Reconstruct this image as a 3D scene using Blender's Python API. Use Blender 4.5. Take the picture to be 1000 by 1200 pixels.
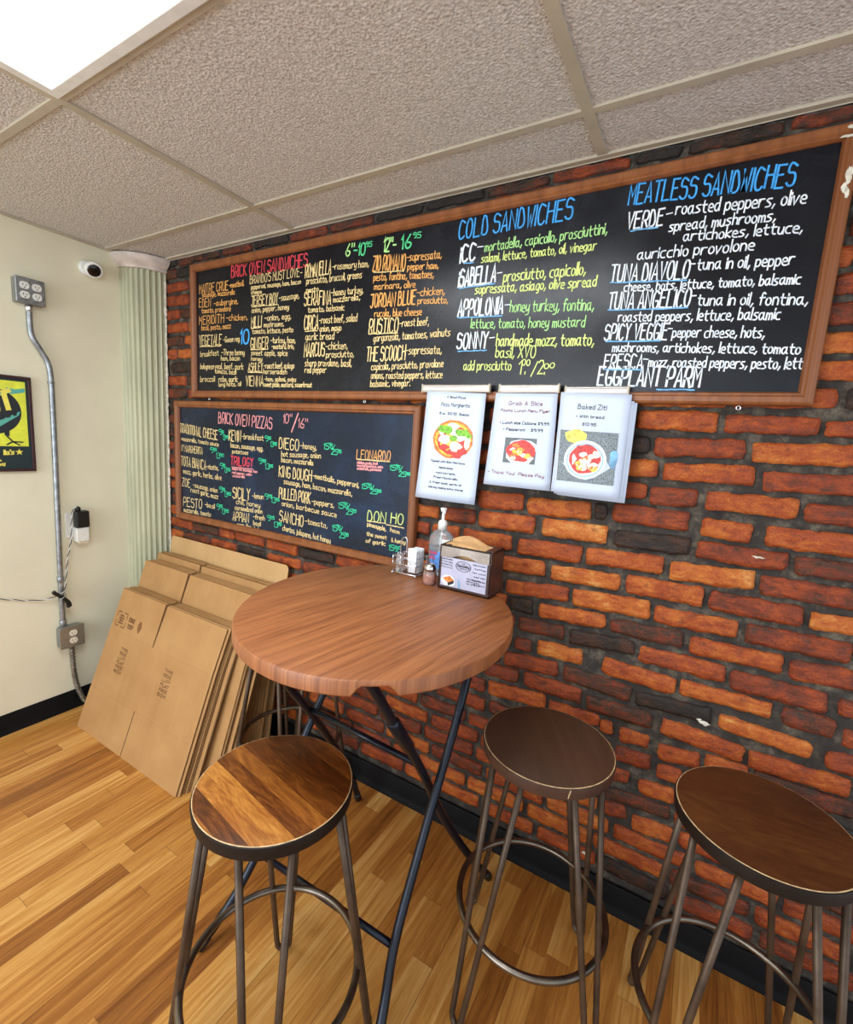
import bpy, bmesh, math, random
from mathutils import Vector, Matrix, noise
random.seed(7)
for o in list(bpy.data.objects): bpy.data.objects.remove(o)
S = bpy.context.scene
C = S.collection
PI = math.pi

# ------------------------------------------------------------------ camera
cam_d = bpy.data.cameras.new('camera'); cam = bpy.data.objects.new('camera', cam_d); C.objects.link(cam)
yaw, pitch, roll, F_PX = 0.5266, -0.1521, 0.0630, 548.77
cy, sy, cp, sp = math.cos(yaw), math.sin(yaw), math.cos(pitch), math.sin(pitch)
Fw = Vector((-sy*cp, cy*cp, sp)); Rt = Vector((cy, sy, 0)); Up = Rt.cross(Fw)
Rr = math.cos(roll)*Rt + math.sin(roll)*Up; Uu = -math.sin(roll)*Rt + math.cos(roll)*Up
cam.matrix_world = Matrix(((Rr.x, Uu.x, -Fw.x, 2.6564), (Rr.y, Uu.y, -Fw.y, -1.4941), (Rr.z, Uu.z, -Fw.z, 1.4858), (0, 0, 0, 1)))
cam_d.sensor_fit = 'VERTICAL'; cam_d.sensor_height = 36; cam_d.lens = 36*F_PX/1200
cam_d.clip_start = .02
S.camera = cam

# ------------------------------------------------------------------ world, light, exposure
W = bpy.data.worlds.new('world'); S.world = W; W.use_nodes = True
W.node_tree.nodes['Background'].inputs[0].default_value = (.80, .90, 1.0, 1)
W.node_tree.nodes['Background'].inputs[1].default_value = 1.35
PANEL = 11.0                                   # emission of the ceiling troffer's diffuser
def area(name, loc, target, sx, sy_, power, col):
    l = bpy.data.lights.new(name, 'AREA'); l.shape = 'RECTANGLE'; l.size = sx; l.size_y = sy_; l.energy = power; l.color = col
    o = bpy.data.objects.new(name, l); C.objects.link(o); o.location = loc
    o.rotation_euler = (Vector(target)-Vector(loc)).to_track_quat('-Z', 'Y').to_euler(); return o
area('assumed_daylight_fill', (.9, -3.9, 1.5), (1.5, 0, .9), 2.6, 1.9, 75, (.86, .93, 1.0))  # added area light: assumed window daylight from behind the camera, no window seen
S.view_settings.view_transform = 'Standard'; S.view_settings.look = 'None'
S.view_settings.gamma = 1; S.view_settings.use_curve_mapping = False
S.view_settings.exposure = 0.2

# ------------------------------------------------------------------ helpers
def lin(c):
    return tuple(((v/255)/12.92 if v/255 <= .04045 else ((v/255+.055)/1.055)**2.4) for v in c)+(1,)
class N:
    """small node-tree writer"""
    def __init__(s, name):
        s.m = bpy.data.materials.new(name); s.m.use_nodes = True; s.t = s.m.node_tree; s.b = s.t.nodes['Principled BSDF']
    def n(s, typ, **kw):
        x = s.t.nodes.new(typ)
        for k, v in kw.items():
            if k.startswith('i_'):
                x.inputs[k[2:].replace('_', ' ')].default_value = v
            else: setattr(x, k, v)
        return x
    def l(s, a, b): s.t.links.new(a, b)
    def coord(s, scale=(1, 1, 1), rot=(0, 0, 0), out='Object'):
        tc = s.n('ShaderNodeTexCoord'); mp = s.n('ShaderNodeMapping'); mp.inputs['Scale'].default_value = scale; mp.inputs['Rotation'].default_value = rot
        s.l(tc.outputs[out], mp.inputs[0]); return mp.outputs[0]
    def noise(s, vec, scale, detail=4, rough=.6, dist=0):
        x = s.n('ShaderNodeTexNoise'); x.inputs['Scale'].default_value = scale; x.inputs['Detail'].default_value = detail
        x.inputs['Roughness'].default_value = rough; x.inputs['Distortion'].default_value = dist
        s.l(vec, x.inputs['Vector']); return x.outputs['Fac']
    def ramp(s, fac, stops, interp='LINEAR'):
        r = s.n('ShaderNodeValToRGB'); r.color_ramp.interpolation = interp; e = r.color_ramp.elements
        while len(e) < len(stops): e.new(.5)
        for k, (p, c) in enumerate(stops): e[k].position = p; e[k].color = lin(c) if len(c) == 3 else c
        s.l(fac, r.inputs[0]); return r.outputs[0]
    def mix(s, fac, a, b, mode='MIX'):
        x = s.n('ShaderNodeMix'); x.data_type = 'RGBA'; x.blend_type = mode
        for sock, v in ((x.inputs[0], fac), (x.inputs[6], a), (x.inputs[7], b)):
            if hasattr(v, 'links'): s.l(v, sock)
            else: sock.default_value = v
        return x.outputs[2]
    def math(s, op, a, b=0.0, c=0.0):
        x = s.n('ShaderNodeMath', operation=op)
        for k, v in enumerate((a, b, c)):
            if hasattr(v, 'links'): s.l(v, x.inputs[k])
            else: x.inputs[k].default_value = v
        return x.outputs[0]
    def bump(s, h, strength, dist=.002):
        b = s.n('ShaderNodeBump'); b.inputs['Strength'].default_value = strength; b.inputs['Distance'].default_value = dist
        s.l(h, b.inputs['Height']); s.l(b.outputs[0], s.b.inputs['Normal'])
    def base(s, c):
        if hasattr(c, 'links'): s.l(c, s.b.inputs['Base Color'])
        else: s.b.inputs['Base Color'].default_value = c
    def rough(s, r):
        if hasattr(r, 'links'): s.l(r, s.b.inputs['Roughness'])
        else: s.b.inputs['Roughness'].default_value = r
def plain(name, rgb, rough=.5, metal=0, var=.08, scale=30, bump=0, spec=.5, sz=(1, 1, 1)):
    n = N(name); v = n.coord(sz); f = n.noise(v, scale)
    a = tuple(max(0, c*(1-var)) for c in rgb); b = tuple(min(255, c*(1+var)) for c in rgb)
    n.base(n.ramp(f, [(.3, a), (.7, b)])); n.rough(rough); n.b.inputs['Metallic'].default_value = metal
    n.b.inputs['Specular IOR Level'].default_value = spec
    if bump: n.bump(f, bump)
    return n.m
def mesh_obj(name, bm, mats, parent=None, smooth=False, bevel=0, seg=2):
    me = bpy.data.meshes.new(name); bm.normal_update(); bm.to_mesh(me); bm.free()
    for m in (mats if isinstance(mats, (list, tuple)) else [mats]): me.materials.append(m)
    if smooth:
        for p in me.polygons: p.use_smooth = True
    o = bpy.data.objects.new(name, me); C.objects.link(o)
    if parent is not None: o.parent = parent
    if bevel:
        b = o.modifiers.new('bevel', 'BEVEL'); b.width = bevel; b.segments = seg; b.limit_method = 'ANGLE'; b.angle_limit = math.radians(40)
    return o
def smooth_by_angle(o, deg=40):
    me = o.data
    for p in me.polygons: p.use_smooth = True
    bm = bmesh.new(); bm.from_mesh(me)
    for e in bm.edges:
        if len(e.link_faces) == 2 and e.calc_face_angle(0) > math.radians(deg): e.smooth = False
    bm.to_mesh(me); bm.free(); return o
def tag(o, label, cat, group=None, kind=None):
    o['label'] = label; o['category'] = cat
    if group: o['group'] = group
    if kind: o['kind'] = kind
    return o
def struct(o): o['kind'] = 'structure'; return o
def empty(name, loc, rot=(0, 0, 0)):
    o = bpy.data.objects.new(name, None); C.objects.link(o); o.location = loc; o.rotation_euler = rot; o.empty_display_size = .05; return o
def box(bm, x0, x1, y0, y1, z0, z1, mi=0, M=None):
    vs = [bm.verts.new((M @ Vector(p)) if M else p) for p in ((x0, y0, z0), (x1, y0, z0), (x1, y1, z0), (x0, y1, z0), (x0, y0, z1), (x1, y0, z1), (x1, y1, z1), (x0, y1, z1))]
    for f in ((3, 2, 1, 0), (4, 5, 6, 7), (0, 1, 5, 4), (1, 2, 6, 5), (2, 3, 7, 6), (3, 0, 4, 7)):
        bm.faces.new([vs[k] for k in f]).material_index = mi
def tube(bm, pts, r, n=10, closed=False, mi=0):
    pts = [Vector(p) for p in pts]; m = len(pts); rings = []
    nrm = None
    for i, p in enumerate(pts):
        if closed: t = (pts[(i+1) % m]-pts[i-1]).normalized()
        else: t = (pts[min(i+1, m-1)]-pts[max(i-1, 0)]).normalized()
        if nrm is None:
            nrm = t.orthogonal().normalized()
            if closed: nrm = Vector((0, 0, 1)) if abs(t.z) < .9 else Vector((1, 0, 0))
        nrm = (nrm - t*nrm.dot(t)).normalized(); bn = t.cross(nrm)
        rr = r[i] if isinstance(r, (list, tuple)) else r
        rings.append([bm.verts.new(p + rr*(math.cos(a)*nrm + math.sin(a)*bn)) for a in (2*PI*k/n for k in range(n))])
    for i in range(m if closed else m-1):
        A, B = rings[i], rings[(i+1) % m]
        for k in range(n):
            f = bm.faces.new((A[k], A[(k+1) % n], B[(k+1) % n], B[k])); f.smooth = True; f.material_index = mi
    if not closed:
        bm.faces.new(rings[0][::-1]).material_index = mi; bm.faces.new(rings[-1]).material_index = mi
def lathe(bm, prof, n=32, c=(0, 0, 0), sx=1, sy_=1, mi=0):
    rings = []
    for r, z in prof:
        rings.append([bm.verts.new((c[0]+sx*r*math.cos(2*PI*k/n), c[1]+sy_*r*math.sin(2*PI*k/n), c[2]+z)) for k in range(n)])
    for A, B in zip(rings, rings[1:]):
        for k in range(n):
            f = bm.faces.new((A[k], A[(k+1) % n], B[(k+1) % n], B[k])); f.material_index = mi; f.smooth = True
    bm.faces.new(rings[0][::-1]).material_index = mi; bm.faces.new(rings[-1]).material_index = mi
def smoothpts(pts, it=2, closed=False):
    P = [Vector(p) for p in pts]
    for _ in range(it):
        Q = [] if closed else [P[0]]
        for a, b in (zip(P, P[1:]+P[:1]) if closed else zip(P, P[1:])): Q += [a*.75+b*.25, a*.25+b*.75]
        if not closed: Q.append(P[-1])
        P = Q
    return P
def disc(bm, o, ux, uz, pts, mi=0, lift=0.0):
    """flat printed patch: outline pts in the plane (ux, uz) at o, lifted along the plane's normal"""
    nn = ux.cross(uz).normalized()
    vs = [bm.verts.new(o+ux*a+uz*b+nn*lift) for a, b in pts]
    f = bm.faces.new(vs); f.material_index = mi
def blob(cx, cz, rx, rz, n=14, j=.18, seed=0):
    rnd = random.Random(seed)
    return [(cx+rx*(1+rnd.uniform(-j, j))*math.cos(2*PI*k/n), cz+rz*(1+rnd.uniform(-j, j))*math.sin(2*PI*k/n)) for k in range(n)]

# ------------------------------------------------------------------ hand lettering (strokes; x 0-4, y 0-9, base line 2, capitals to 9)
GL = {
'A': '02 29 42|14 34', 'B': '02 09|09 29 38 36 06|06 36 45 43 32 02', 'C': '48 29 19 07 04 12 32 43', 'D': '02 09 29 37 44 32 02',
'E': '49 09 02 42|06 36', 'F': '49 09 02|06 36', 'G': '48 29 19 07 04 12 32 43 45 25', 'H': '02 09|42 49|06 46', 'I': '22 29',
'J': '09 49|39 33 22 12 03', 'K': '02 09|49 06 42', 'L': '09 02 42', 'M': '02 09 25 49 42', 'N': '02 09 42 49', 'O': '19 07 04 12 32 44 47 39 19',
'P': '02 09 39 48 46 35 05', 'Q': '19 07 04 12 32 44 47 39 19|24 41', 'R': '02 09 39 48 46 35 05|25 42', 'S': '48 29 19 08 06 36 45 43 32 12 03',
'T': '09 49|29 22', 'U': '09 03 12 32 43 49', 'V': '09 22 49', 'W': '09 12 26 32 49', 'X': '09 42|49 02', 'Y': '09 26 49|26 22', 'Z': '09 49 02 42',
'a': '36 16 05 03 12 22 34|36 33 42', 'b': '09 02|05 16 26 35 33 22 12 03', 'c': '36 16 05 03 12 32', 'd': '36 16 05 03 12 22 34|39 32', 'e': '04 34 35 26 16 05 03 12 32',
'f': '38 29 18 12|06 36', 'g': '36 16 05 03 12 22 34|36 31 20 10', 'h': '09 02|05 16 26 35 32', 'i': '16 12|18 17', 'j': '26 21 10|28 27', 'k': '09 02|36 04 32',
'l': '19 12', 'm': '06 02|05 16 25 22|25 36 45 42', 'n': '06 02|05 16 26 35 32', 'o': '16 05 03 12 22 33 35 26 16', 'p': '06 00|05 16 26 35 33 22 12 03',
'q': '36 16 05 03 12 22 34|36 30', 'r': '06 02|04 16 36', 's': '36 16 05 24 33 22 02', 't': '18 13 22 32|06 36', 'u': '06 03 12 22 34|36 32', 'v': '06 12 36', 'w': '06 12 25 32 46',
'x': '06 32|36 02', 'y': '06 03 12 34|36 31 20 00', 'z': '06 36 02 32', '0': '19 07 04 12 32 44 47 39 19', '1': '17 29 22', '2': '08 19 39 47 02 42', '3': '09 39 46 26|26 45 43 32 02',
'4': '32 39 04 44', '5': '49 09 06 36 45 43 32 02', '6': '39 16 04 12 32 44 35 05', '7': '09 49 12', '8': '19 08 07 36 44 32 12 04 16 47 39 19', '9': '46 16 07 19 39 47 43 22',
'-': '05 35', '.': '12 13', ',': '13 01', "'": '19 17', '"': '09 07|29 27', '/': '01 49', '&': '42 08 19 28 04 12 22 44', '!': '19 14|12 13', '$': '48 19 07 35 43 12 03|29 22', '*': '26 24|15 35', ':': '15 16|12 13', '%': '02 49|08 19|32 43'}
SHARP = set('AEFHIKLMNTVWXYZ1247vwxzkil-/\'".!')
GW = {}
for _c, _g in GL.items():
    _x = [int(q[0]) for st in _g.split('|') for q in st.split()]; GW[_c] = (min(_x), max(_x))
def adv(ch): return 2.6 if ch == ' ' else (GW[ch][1]-GW[ch][0] if ch in GW else 3)+(1.5 if ch.isupper() else 1.25)
LAYER = [0]
def write(bm, txt, o, e, uz, h, w, lift=(0, -.0004, 0), mi=0, jit=.22, slant=.05):
    """stroke lettering from o to e (base line), letter height h along uz, chalk width w"""
    o, e, uz, lift = Vector(o), Vector(e), Vector(uz).normalized(), Vector(lift)
    d = e-o; L = d.length; ux = d/L; tot = sum(adv(c) for c in txt)-1.2; sx = L/tot; sz = h/7.0
    nn = lift.normalized(); x = 0.0
    for ch in txt:
        g = GL.get(ch)
        if g:
            jx, jz = random.uniform(-jit, jit)*.5-GW[ch][0], random.uniform(-jit, jit)
            for st in g.split('|'):
                LAYER[0] += 1; lf = lift+nn*(.00004*(LAYER[0] % 9))
                P = [(int(q[0])+random.uniform(-jit, jit)*.35, int(q[1])-2+random.uniform(-jit, jit)*.5) for q in st.split()]
                pts = [o+ux*((x+jx+a)*sx+slant*b*sz)+uz*((b+jz)*sz)+lf for a, b in P]
                if ch not in SHARP and len(pts) > 3: pts = smoothpts(pts, 1)
                pts = [p for k, p in enumerate(pts) if k == 0 or (p-pts[k-1]).length > 1e-5]
                if len(pts) < 2: continue
                T = [(b-a).normalized() for a, b in zip(pts, pts[1:])]
                pts[0] = pts[0]-T[0]*w*.35; pts[-1] = pts[-1]+T[-1]*w*.35
                prev = None
                for k, p in enumerate(pts):
                    t = (T[max(0, k-1)]+T[min(k, len(T)-1)])
                    cosv = max(.45, t.length/2); t = t.normalized() if t.length > .2 else T[min(k, len(T)-1)]
                    s = nn.cross(t)*w*.5/cosv
                    cur = (bm.verts.new(p-s), bm.verts.new(p+s))
                    if prev: bm.faces.new((prev[0], cur[0], cur[1], prev[1])).material_index = mi
                    prev = cur
        x += adv(ch)

# ------------------------------------------------------------------ materials
H, HB = 2.305, .097
def brick_mat():
    n = N('brick'); v = n.coord()
    at = n.n('ShaderNodeAttribute', attribute_name='tone'); t = at.outputs['Fac']
    big = n.noise(v, 13, 3, .6); fine = n.noise(v, 170, 6, .7); mid = n.noise(n.coord((.45, 1, 1)), 60, 5, .7, .6)
    f = n.math('ADD', n.math('ADD', t, n.math('MULTIPLY_ADD', big, .7, -.35)), n.math('ADD', n.math('MULTIPLY_ADD', mid, .8, -.4), n.math('MULTIPLY_ADD', fine, .5, -.25)))
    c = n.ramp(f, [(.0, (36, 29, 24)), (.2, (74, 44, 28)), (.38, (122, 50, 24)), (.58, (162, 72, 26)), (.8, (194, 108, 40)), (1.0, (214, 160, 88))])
    soot = n.ramp(n.noise(n.coord((.6, 1, 1)), 34, 5, .75), [(.56, (0, 0, 0)), (.7, (255, 255, 255))])
    c = n.mix(n.math('MULTIPLY', soot, .65), c, lin((54, 40, 30)))
    speck = n.ramp(n.noise(v, 95, 5, .8), [(.66, (0, 0, 0)), (.74, (255, 255, 255))])
    c = n.mix(n.math('MULTIPLY', speck, .5), c, lin((222, 166, 104)))
    n.base(c); n.rough(n.ramp(mid, [(.3, (140, 140, 140)), (.7, (205, 205, 205))])); n.b.inputs['Specular IOR Level'].default_value = .4
    n.bump(n.math('ADD', n.math('MULTIPLY', fine, .6), mid), .9, .006); return n.m
def mortar_mat():
    n = N('mortar'); v = n.coord(); f = n.noise(v, 22, 6, .7); g = n.noise(v, 150, 4, .7)
    c = n.ramp(f, [(.3, (34, 29, 26)), (.5, (62, 55, 48)), (.72, (128, 116, 98))])
    n.base(n.mix(n.math('MULTIPLY', g, .5), c, lin((30, 27, 26)))); n.rough(.85); n.bump(n.math('ADD', f, g), .6, .004); return n.m
def floor_mat():
    n = N('floor_laminate'); v = n.coord(); sp = n.n('ShaderNodeSeparateXYZ'); n.l(v, sp.inputs[0])
    w = .066
    xi = n.math('DIVIDE', sp.outputs[0], w); i = n.math('FLOOR', xi)
    wn = n.n('ShaderNodeTexWhiteNoise', noise_dimensions='1D'); n.l(i, wn.inputs['W'])
    yo = n.math('DIVIDE', n.math('MULTIPLY_ADD', wn.outputs['Value'], 1.7, sp.outputs[1]), .62); j = n.math('FLOOR', yo)
    cb = n.n('ShaderNodeCombineXYZ'); n.l(i, cb.inputs[0]); n.l(j, cb.inputs[1])
    w2 = n.n('ShaderNodeTexWhiteNoise', noise_dimensions='2D'); n.l(cb.outputs[0], w2.inputs['Vector'])
    # grain, shifted per strip
    cb2 = n.n('ShaderNodeCombineXYZ'); n.l(n.math('MULTIPLY', sp.outputs[0], 42), cb2.inputs[0]); n.l(n.math('MULTIPLY_ADD', w2.outputs['Value'], 30, n.math('MULTIPLY', sp.outputs[1], 2.2)), cb2.inputs[1]); n.l(n.math('MULTIPLY', w2.outputs['Value'], 17), cb2.inputs[2])
    g = n.noise(cb2.outputs[0], 1.0, 5, .65, 1.2)
    cb3 = n.n('ShaderNodeCombineXYZ'); n.l(n.math('MULTIPLY', sp.outputs[0], 260), cb3.inputs[0]); n.l(n.math('MULTIPLY', sp.outputs[1], 9), cb3.inputs[1])
    fg = n.noise(cb3.outputs[0], 1.0, 3, .6)
    f = n.math('ADD', n.math('MULTIPLY_ADD', w2.outputs['Value'], .5, n.math('MULTIPLY_ADD', g, 1.0, -.33)), n.math('MULTIPLY_ADD', fg, .3, -.12))
    c = n.ramp(f, [(.08, (116, 66, 24)), (.35, (164, 104, 44)), (.6, (198, 140, 68)), (.85, (222, 174, 104))])
    # seams
    fx = n.math('ABSOLUTE', n.math('SUBTRACT', n.math('FRACT', n.math('DIVIDE', sp.outputs[0], w*3)), .5))
    sx = n.math('GREATER_THAN', fx, .494)
    fy = n.math('ABSOLUTE', n.math('SUBTRACT', n.math('FRACT', yo), .5)); sy2 = n.math('GREATER_THAN', fy, .4975)
    c = n.mix(n.math('MULTIPLY', n.math('MAXIMUM', sx, n.math('MULTIPLY', sy2, .6)), .55), c, lin((84, 48, 20)))
    n.base(c); n.rough(n.math('MULTIPLY_ADD', g, .16, .3)); n.b.inputs['Specular IOR Level'].default_value = .4; n.bump(fg, .06, .001); return n.m
def wood(name, stops, sx=60, sy_=2.5, rot=0, rough=.4, strips=None, bump=.1, dist=.8, kw=.6):
    n = N(name); v = n.coord(rot=(0, 0, rot)); sp = n.n('ShaderNodeSeparateXYZ'); n.l(v, sp.inputs[0])
    x, y = sp.outputs[0], sp.outputs[1]; k = None
    if strips:
        k = n.n('ShaderNodeTexWhiteNoise', noise_dimensions='1D'); n.l(n.math('FLOOR', n.math('DIVIDE', n.math('ADD', x, .013), strips)), k.inputs['W']); k = k.outputs['Value']
    cb = n.n('ShaderNodeCombineXYZ'); n.l(n.math('MULTIPLY', x, sx), cb.inputs[0]); n.l(n.math('MULTIPLY', y, sy_), cb.inputs[1])
    if k is not None: n.l(n.math('MULTIPLY', k, 40), cb.inputs[2])
    g = n.noise(cb.outputs[0], 1, 5, .62, dist)
    cb2 = n.n('ShaderNodeCombineXYZ'); n.l(n.math('MULTIPLY', x, sx*6), cb2.inputs[0]); n.l(n.math('MULTIPLY', y, sy_*4), cb2.inputs[1])
    fg = n.noise(cb2.outputs[0], 1, 3, .6)
    f = n.math('ADD', n.math('MULTIPLY_ADD', g, .9, -.05), n.math('MULTIPLY_ADD', fg, .3, -.1))
    if k is not None: f = n.math('ADD', n.math('MULTIPLY', f, .75), n.math('MULTIPLY_ADD', k, kw, .1-kw/2))
    n.base(n.ramp(f, stops)); n.rough(rough); n.bump(fg, bump, .0008); return n.m
def card_mat(name, a, b):
    n = N(name); v = n.coord(); f = n.noise(v, 5, 4, .6); g = n.noise(n.coord((1, 300, 300)), 1.0, 2); fl = n.noise(n.coord((170, 2, 2)), 1, 1)
    c = n.ramp(n.math('ADD', n.math('MULTIPLY', f, .8), n.math('MULTIPLY', fl, .25)), [(.3, a), (.75, b)])
    n.base(c); n.rough(.62); n.b.inputs['Specular IOR Level'].default_value = .3; n.bump(fl, .06, .001); return n.m
def card_edge():
    n = N('cardboard_flutes'); v = n.coord(); sp = n.n('ShaderNodeSeparateXYZ'); n.l(v, sp.inputs[0])
    a = n.math('SINE', n.math('MULTIPLY', n.math('ADD', n.math('ADD', sp.outputs[0], sp.outputs[2]), n.math('MULTIPLY', sp.outputs[1], 1.2)), 640))
    n.base(n.ramp(a, [(.3, (50, 30, 14)), (.7, (190, 142, 84))])); n.rough(.8); return n.m
def ceil_mat():
    n = N('ceiling_tile'); v = n.coord(); f = n.noise(v, 110, 5, .75); w = n.n('ShaderNodeTexVoronoi'); w.inputs['Scale'].default_value = 150; n.l(v, w.inputs['Vector'])
    st = n.noise(v, 1.1, 3)
    c = n.ramp(f, [(.32, (172, 166, 160)), (.5, (212, 207, 201)), (.66, (238, 234, 229))])
    c = n.mix(n.math('MULTIPLY', st, .25), c, lin((190, 172, 150)))
    n.base(c); n.rough(.92); n.bump(n.math('ADD', f, w.outputs[0]), .8, .004); return n.m
M_brick, M_mortar, M_floor, M_ceil = brick_mat(), mortar_mat(), floor_mat(), ceil_mat()
M_wall = plain('cream_paint', (230, 224, 196), .55, var=.025, scale=3, bump=.04)
M_base = plain('black_vinyl', (12, 12, 14), .6, var=.25, scale=25, spec=.18)
M_grid = plain('grid_paint', (186, 176, 156), .5, var=.05, scale=8)
M_white = plain('white_enamel', (232, 232, 228), .35, var=.03)
M_col = plain('pale_green_paint', (184, 184, 154), .4, var=.07, scale=9, bump=.05, sz=(1, 1, .25))
M_cap = plain('pinkish_plaster', (206, 192, 180), .55, var=.08, scale=20, bump=.1)
M_caulk = plain('white_caulk', (214, 208, 190), .7, var=.12, scale=60, bump=.4)
def slate_mat(name, a, b, c):
    n = N(name); v = n.coord(); n.base(n.ramp(n.noise(v, 2.6, 6, .65, 1.5), [(.3, a), (.55, b), (.8, c)]))
    n.rough(n.ramp(n.noise(v, 9, 3), [(.3, (125, 125, 125)), (.7, (155, 155, 155))])); n.b.inputs['Specular IOR Level'].default_value = .32; return n.m
M_board = slate_mat('chalkboard_black', (13, 15, 20), (19, 22, 29), (38, 41, 49))
M_board2 = slate_mat('chalkboard_blue_sheen', (16, 25, 38), (21, 36, 57), (32, 56, 86))  # lower slate: bluish reflected daylight put into its navy tone
M_frame = wood('frame_wood', [(.2, (104, 58, 30)), (.5, (140, 84, 46)), (.8, (168, 108, 62))], 30, 30, rough=.38, bump=.12)
M_table = wood('table_laminate', [(.15, (88, 48, 26)), (.38, (138, 82, 46)), (.6, (168, 106, 62)), (.9, (202, 140, 88))], 75, 3.0, rot=.12, rough=.42)
M_seat1 = wood('striped_mango_wood', [(.08, (56, 28, 9)), (.3, (108, 58, 20)), (.52, (156, 94, 36)), (.82, (214, 150, 68))], 40, 7, rot=PI/2+.16, rough=.3, strips=.034, dist=2.6, kw=.42)
M_seat2 = wood('dark_brown_laminate', [(.1, (58, 40, 28)), (.5, (78, 55, 40)), (.9, (98, 72, 54))], 46, 3, rot=-.5, rough=.42)
M_seat3 = wood('walnut_stain', [(.1, (50, 27, 12)), (.4, (80, 45, 21)), (.68, (104, 64, 30)), (.95, (150, 100, 52))], 24, 6, rot=PI/2-.1, rough=.3, strips=.11, dist=3, kw=.2)
M_rim = plain('dark_rim', (26, 19, 15), .5, var=.2, spec=.25)
M_wear = plain('worn_edge_wood', (196, 166, 122), .5, var=.2, scale=80)
M_bronze = plain('bronze_rod', (80, 64, 50), .45, .45, var=.2, scale=14)
M_ring = plain('worn_steel_ring', (112, 104, 94), .3, .95, var=.28, scale=7)
M_black = plain('black_tube', (24, 30, 42), .26, .4, var=.2, scale=10)  # blue daylight highlights put into the black base colour
M_card, M_card2 = card_mat('cardboard_face', (164, 120, 72), (186, 144, 94)), card_mat('cardboard_inner', (184, 144, 94), (204, 168, 118))
M_edge = card_edge()
M_ink = plain('brown_ink', (104, 70, 38), .8, var=.3, scale=200)
M_steel = plain('galvanised_steel', (150, 154, 156), .38, .8, var=.15, scale=40)
M_chrome = plain('chrome', (220, 222, 224), .12, 1, var=.03)
M_boxgrey = plain('grey_box_enamel', (128, 130, 126), .42, .35, var=.08)
M_bkplast = plain('black_plastic', (18, 18, 19), .4, var=.2)
M_whplast = plain('white_plastic', (230, 230, 222), .35, var=.03)
M_paper = plain('white_paper', (198, 208, 226), .5, var=.02, scale=9)
M_acryl = N('clear_acrylic'); M_acryl.base((.95, .97, 1, 1)); M_acryl.rough(.08); M_acryl.b.inputs['Transmission Weight'].default_value = .85; M_acryl.b.inputs['IOR'].default_value = 1.45; M_acryl = M_acryl.m
M_gel = N('clear_gel'); M_gel.base((.62, .82, .96, 1)); M_gel.rough(.08); M_gel.b.inputs['Transmission Weight'].default_value = .9; M_gel.b.inputs['IOR'].default_value = 1.4; M_gel = M_gel.m
CHALK = {k: plain('chalk_'+nm, c, .8, var=.12, scale=90) for k, nm, c in (('R', 'red', (226, 66, 76)), ('O', 'orange', (240, 168, 88)), ('K', 'cream', (234, 204, 142)), ('G', 'green', (84, 214, 140)), ('L', 'light_green', (176, 236, 140)),
    ('B', 'blue', (62, 160, 236)), ('W', 'white', (224, 234, 246)), ('Y', 'yellow_green', (216, 234, 132)), ('M', 'mint', (170, 222, 138)), ('P', 'pink', (232, 150, 150)), ('T', 'teal', (50, 208, 150)), ('U', 'sky', (112, 176, 224)))}

# ------------------------------------------------------------------ setting
XR, YF = 4.3, -3.6
bm = bmesh.new(); box(bm, 0, XR, YF, .02, -.02, 0); struct(mesh_obj('floor', bm, M_floor))
bm = bmesh.new(); box(bm, -.01, 0, YF, .02, 0, H+.03); struct(mesh_obj('wall_left', bm, M_wall))
X1, X2, Y1, Y2 = 1.0775, 2.2975, -.209, -.8287
YS = [Y1, Y2, Y2-.615, Y2-1.23, Y2-1.845]; XS = [X1-1.22, X1, X2, X2+1.22]
bm = bmesh.new()                                                # ceiling: lay-in tiles, one slightly sagging edge each
ys = [0]+YS+[YF]; xs = [0, X1, X2, X2+1.22, XR]
for a, b in zip(xs, xs[1:]):
    for c, d in zip(ys[1:], ys):
        if a == X1 and abs(d-Y2) < 1e-6: continue                # the troffer sits here
        box(bm, a+.003, b-.003, c+.003, d-.003, H+.006, H+.02)
box(bm, 0, XR, YF, .02, H+.09, H+.11)
struct(mesh_obj('ceiling', bm, M_ceil))
bm = bmesh.new(); g = .012
for y in YS: box(bm, 0, XR, y-g, y+g, H, H+.007)
for x in XS[1:]: box(bm, x-g*1.15, x+g*1.15, YF, 0, H-.0007, H+.0065)
struct(mesh_obj('trim_1', bm, M_grid, bevel=.0012))              # the T-bar grid
bm = bmesh.new(); box(bm, 0, XR, -.022, 0, H-.002, H+.006); box(bm, .15, XR, -.003, 0, H-.004, H); struct(mesh_obj('trim_2', bm, M_grid, bevel=.001))
bm = bmesh.new(); box(bm, 0, .022, YF, 0, H-.002, H+.006); struct(mesh_obj('trim_3', bm, M_grid, bevel=.001))

# troffer
L = tag(empty('ceiling_light', (X1, Y2, H)), 'white rectangular fluorescent troffer glowing in the tile grid, top left', 'ceiling light')
bm = bmesh.new(); w, d, f = 1.22, .615, .03
box(bm, .012, w-.012, -f-.004, -.006, -.006, .012); box(bm, .012, w-.012, -d+.006, -d+f+.004, -.006, .012); box(bm, .012, f+.012, -d+f, -f, -.006, .012); box(bm, w-f-.012, w-.012, -d+f, -f, -.006, .012)
mesh_obj('frame', bm, M_white, L, bevel=.003)
bm = bmesh.new(); box(bm, .012, w-.012, -d+.01, -.01, .012, .07); mesh_obj('housing', bm, M_white, L)
n = N('lit_diffuser'); n.base((1, 1, 1, 1)); n.b.inputs['Emission Color'].default_value = (.90, .96, 1, 1); n.b.inputs['Emission Strength'].default_value = PANEL
bm = bmesh.new(); box(bm, f+.01, w-f-.01, -d+f-.002, -f+.002, -.001, .008); mesh_obj('diffuser', bm, n.m, L)

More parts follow.
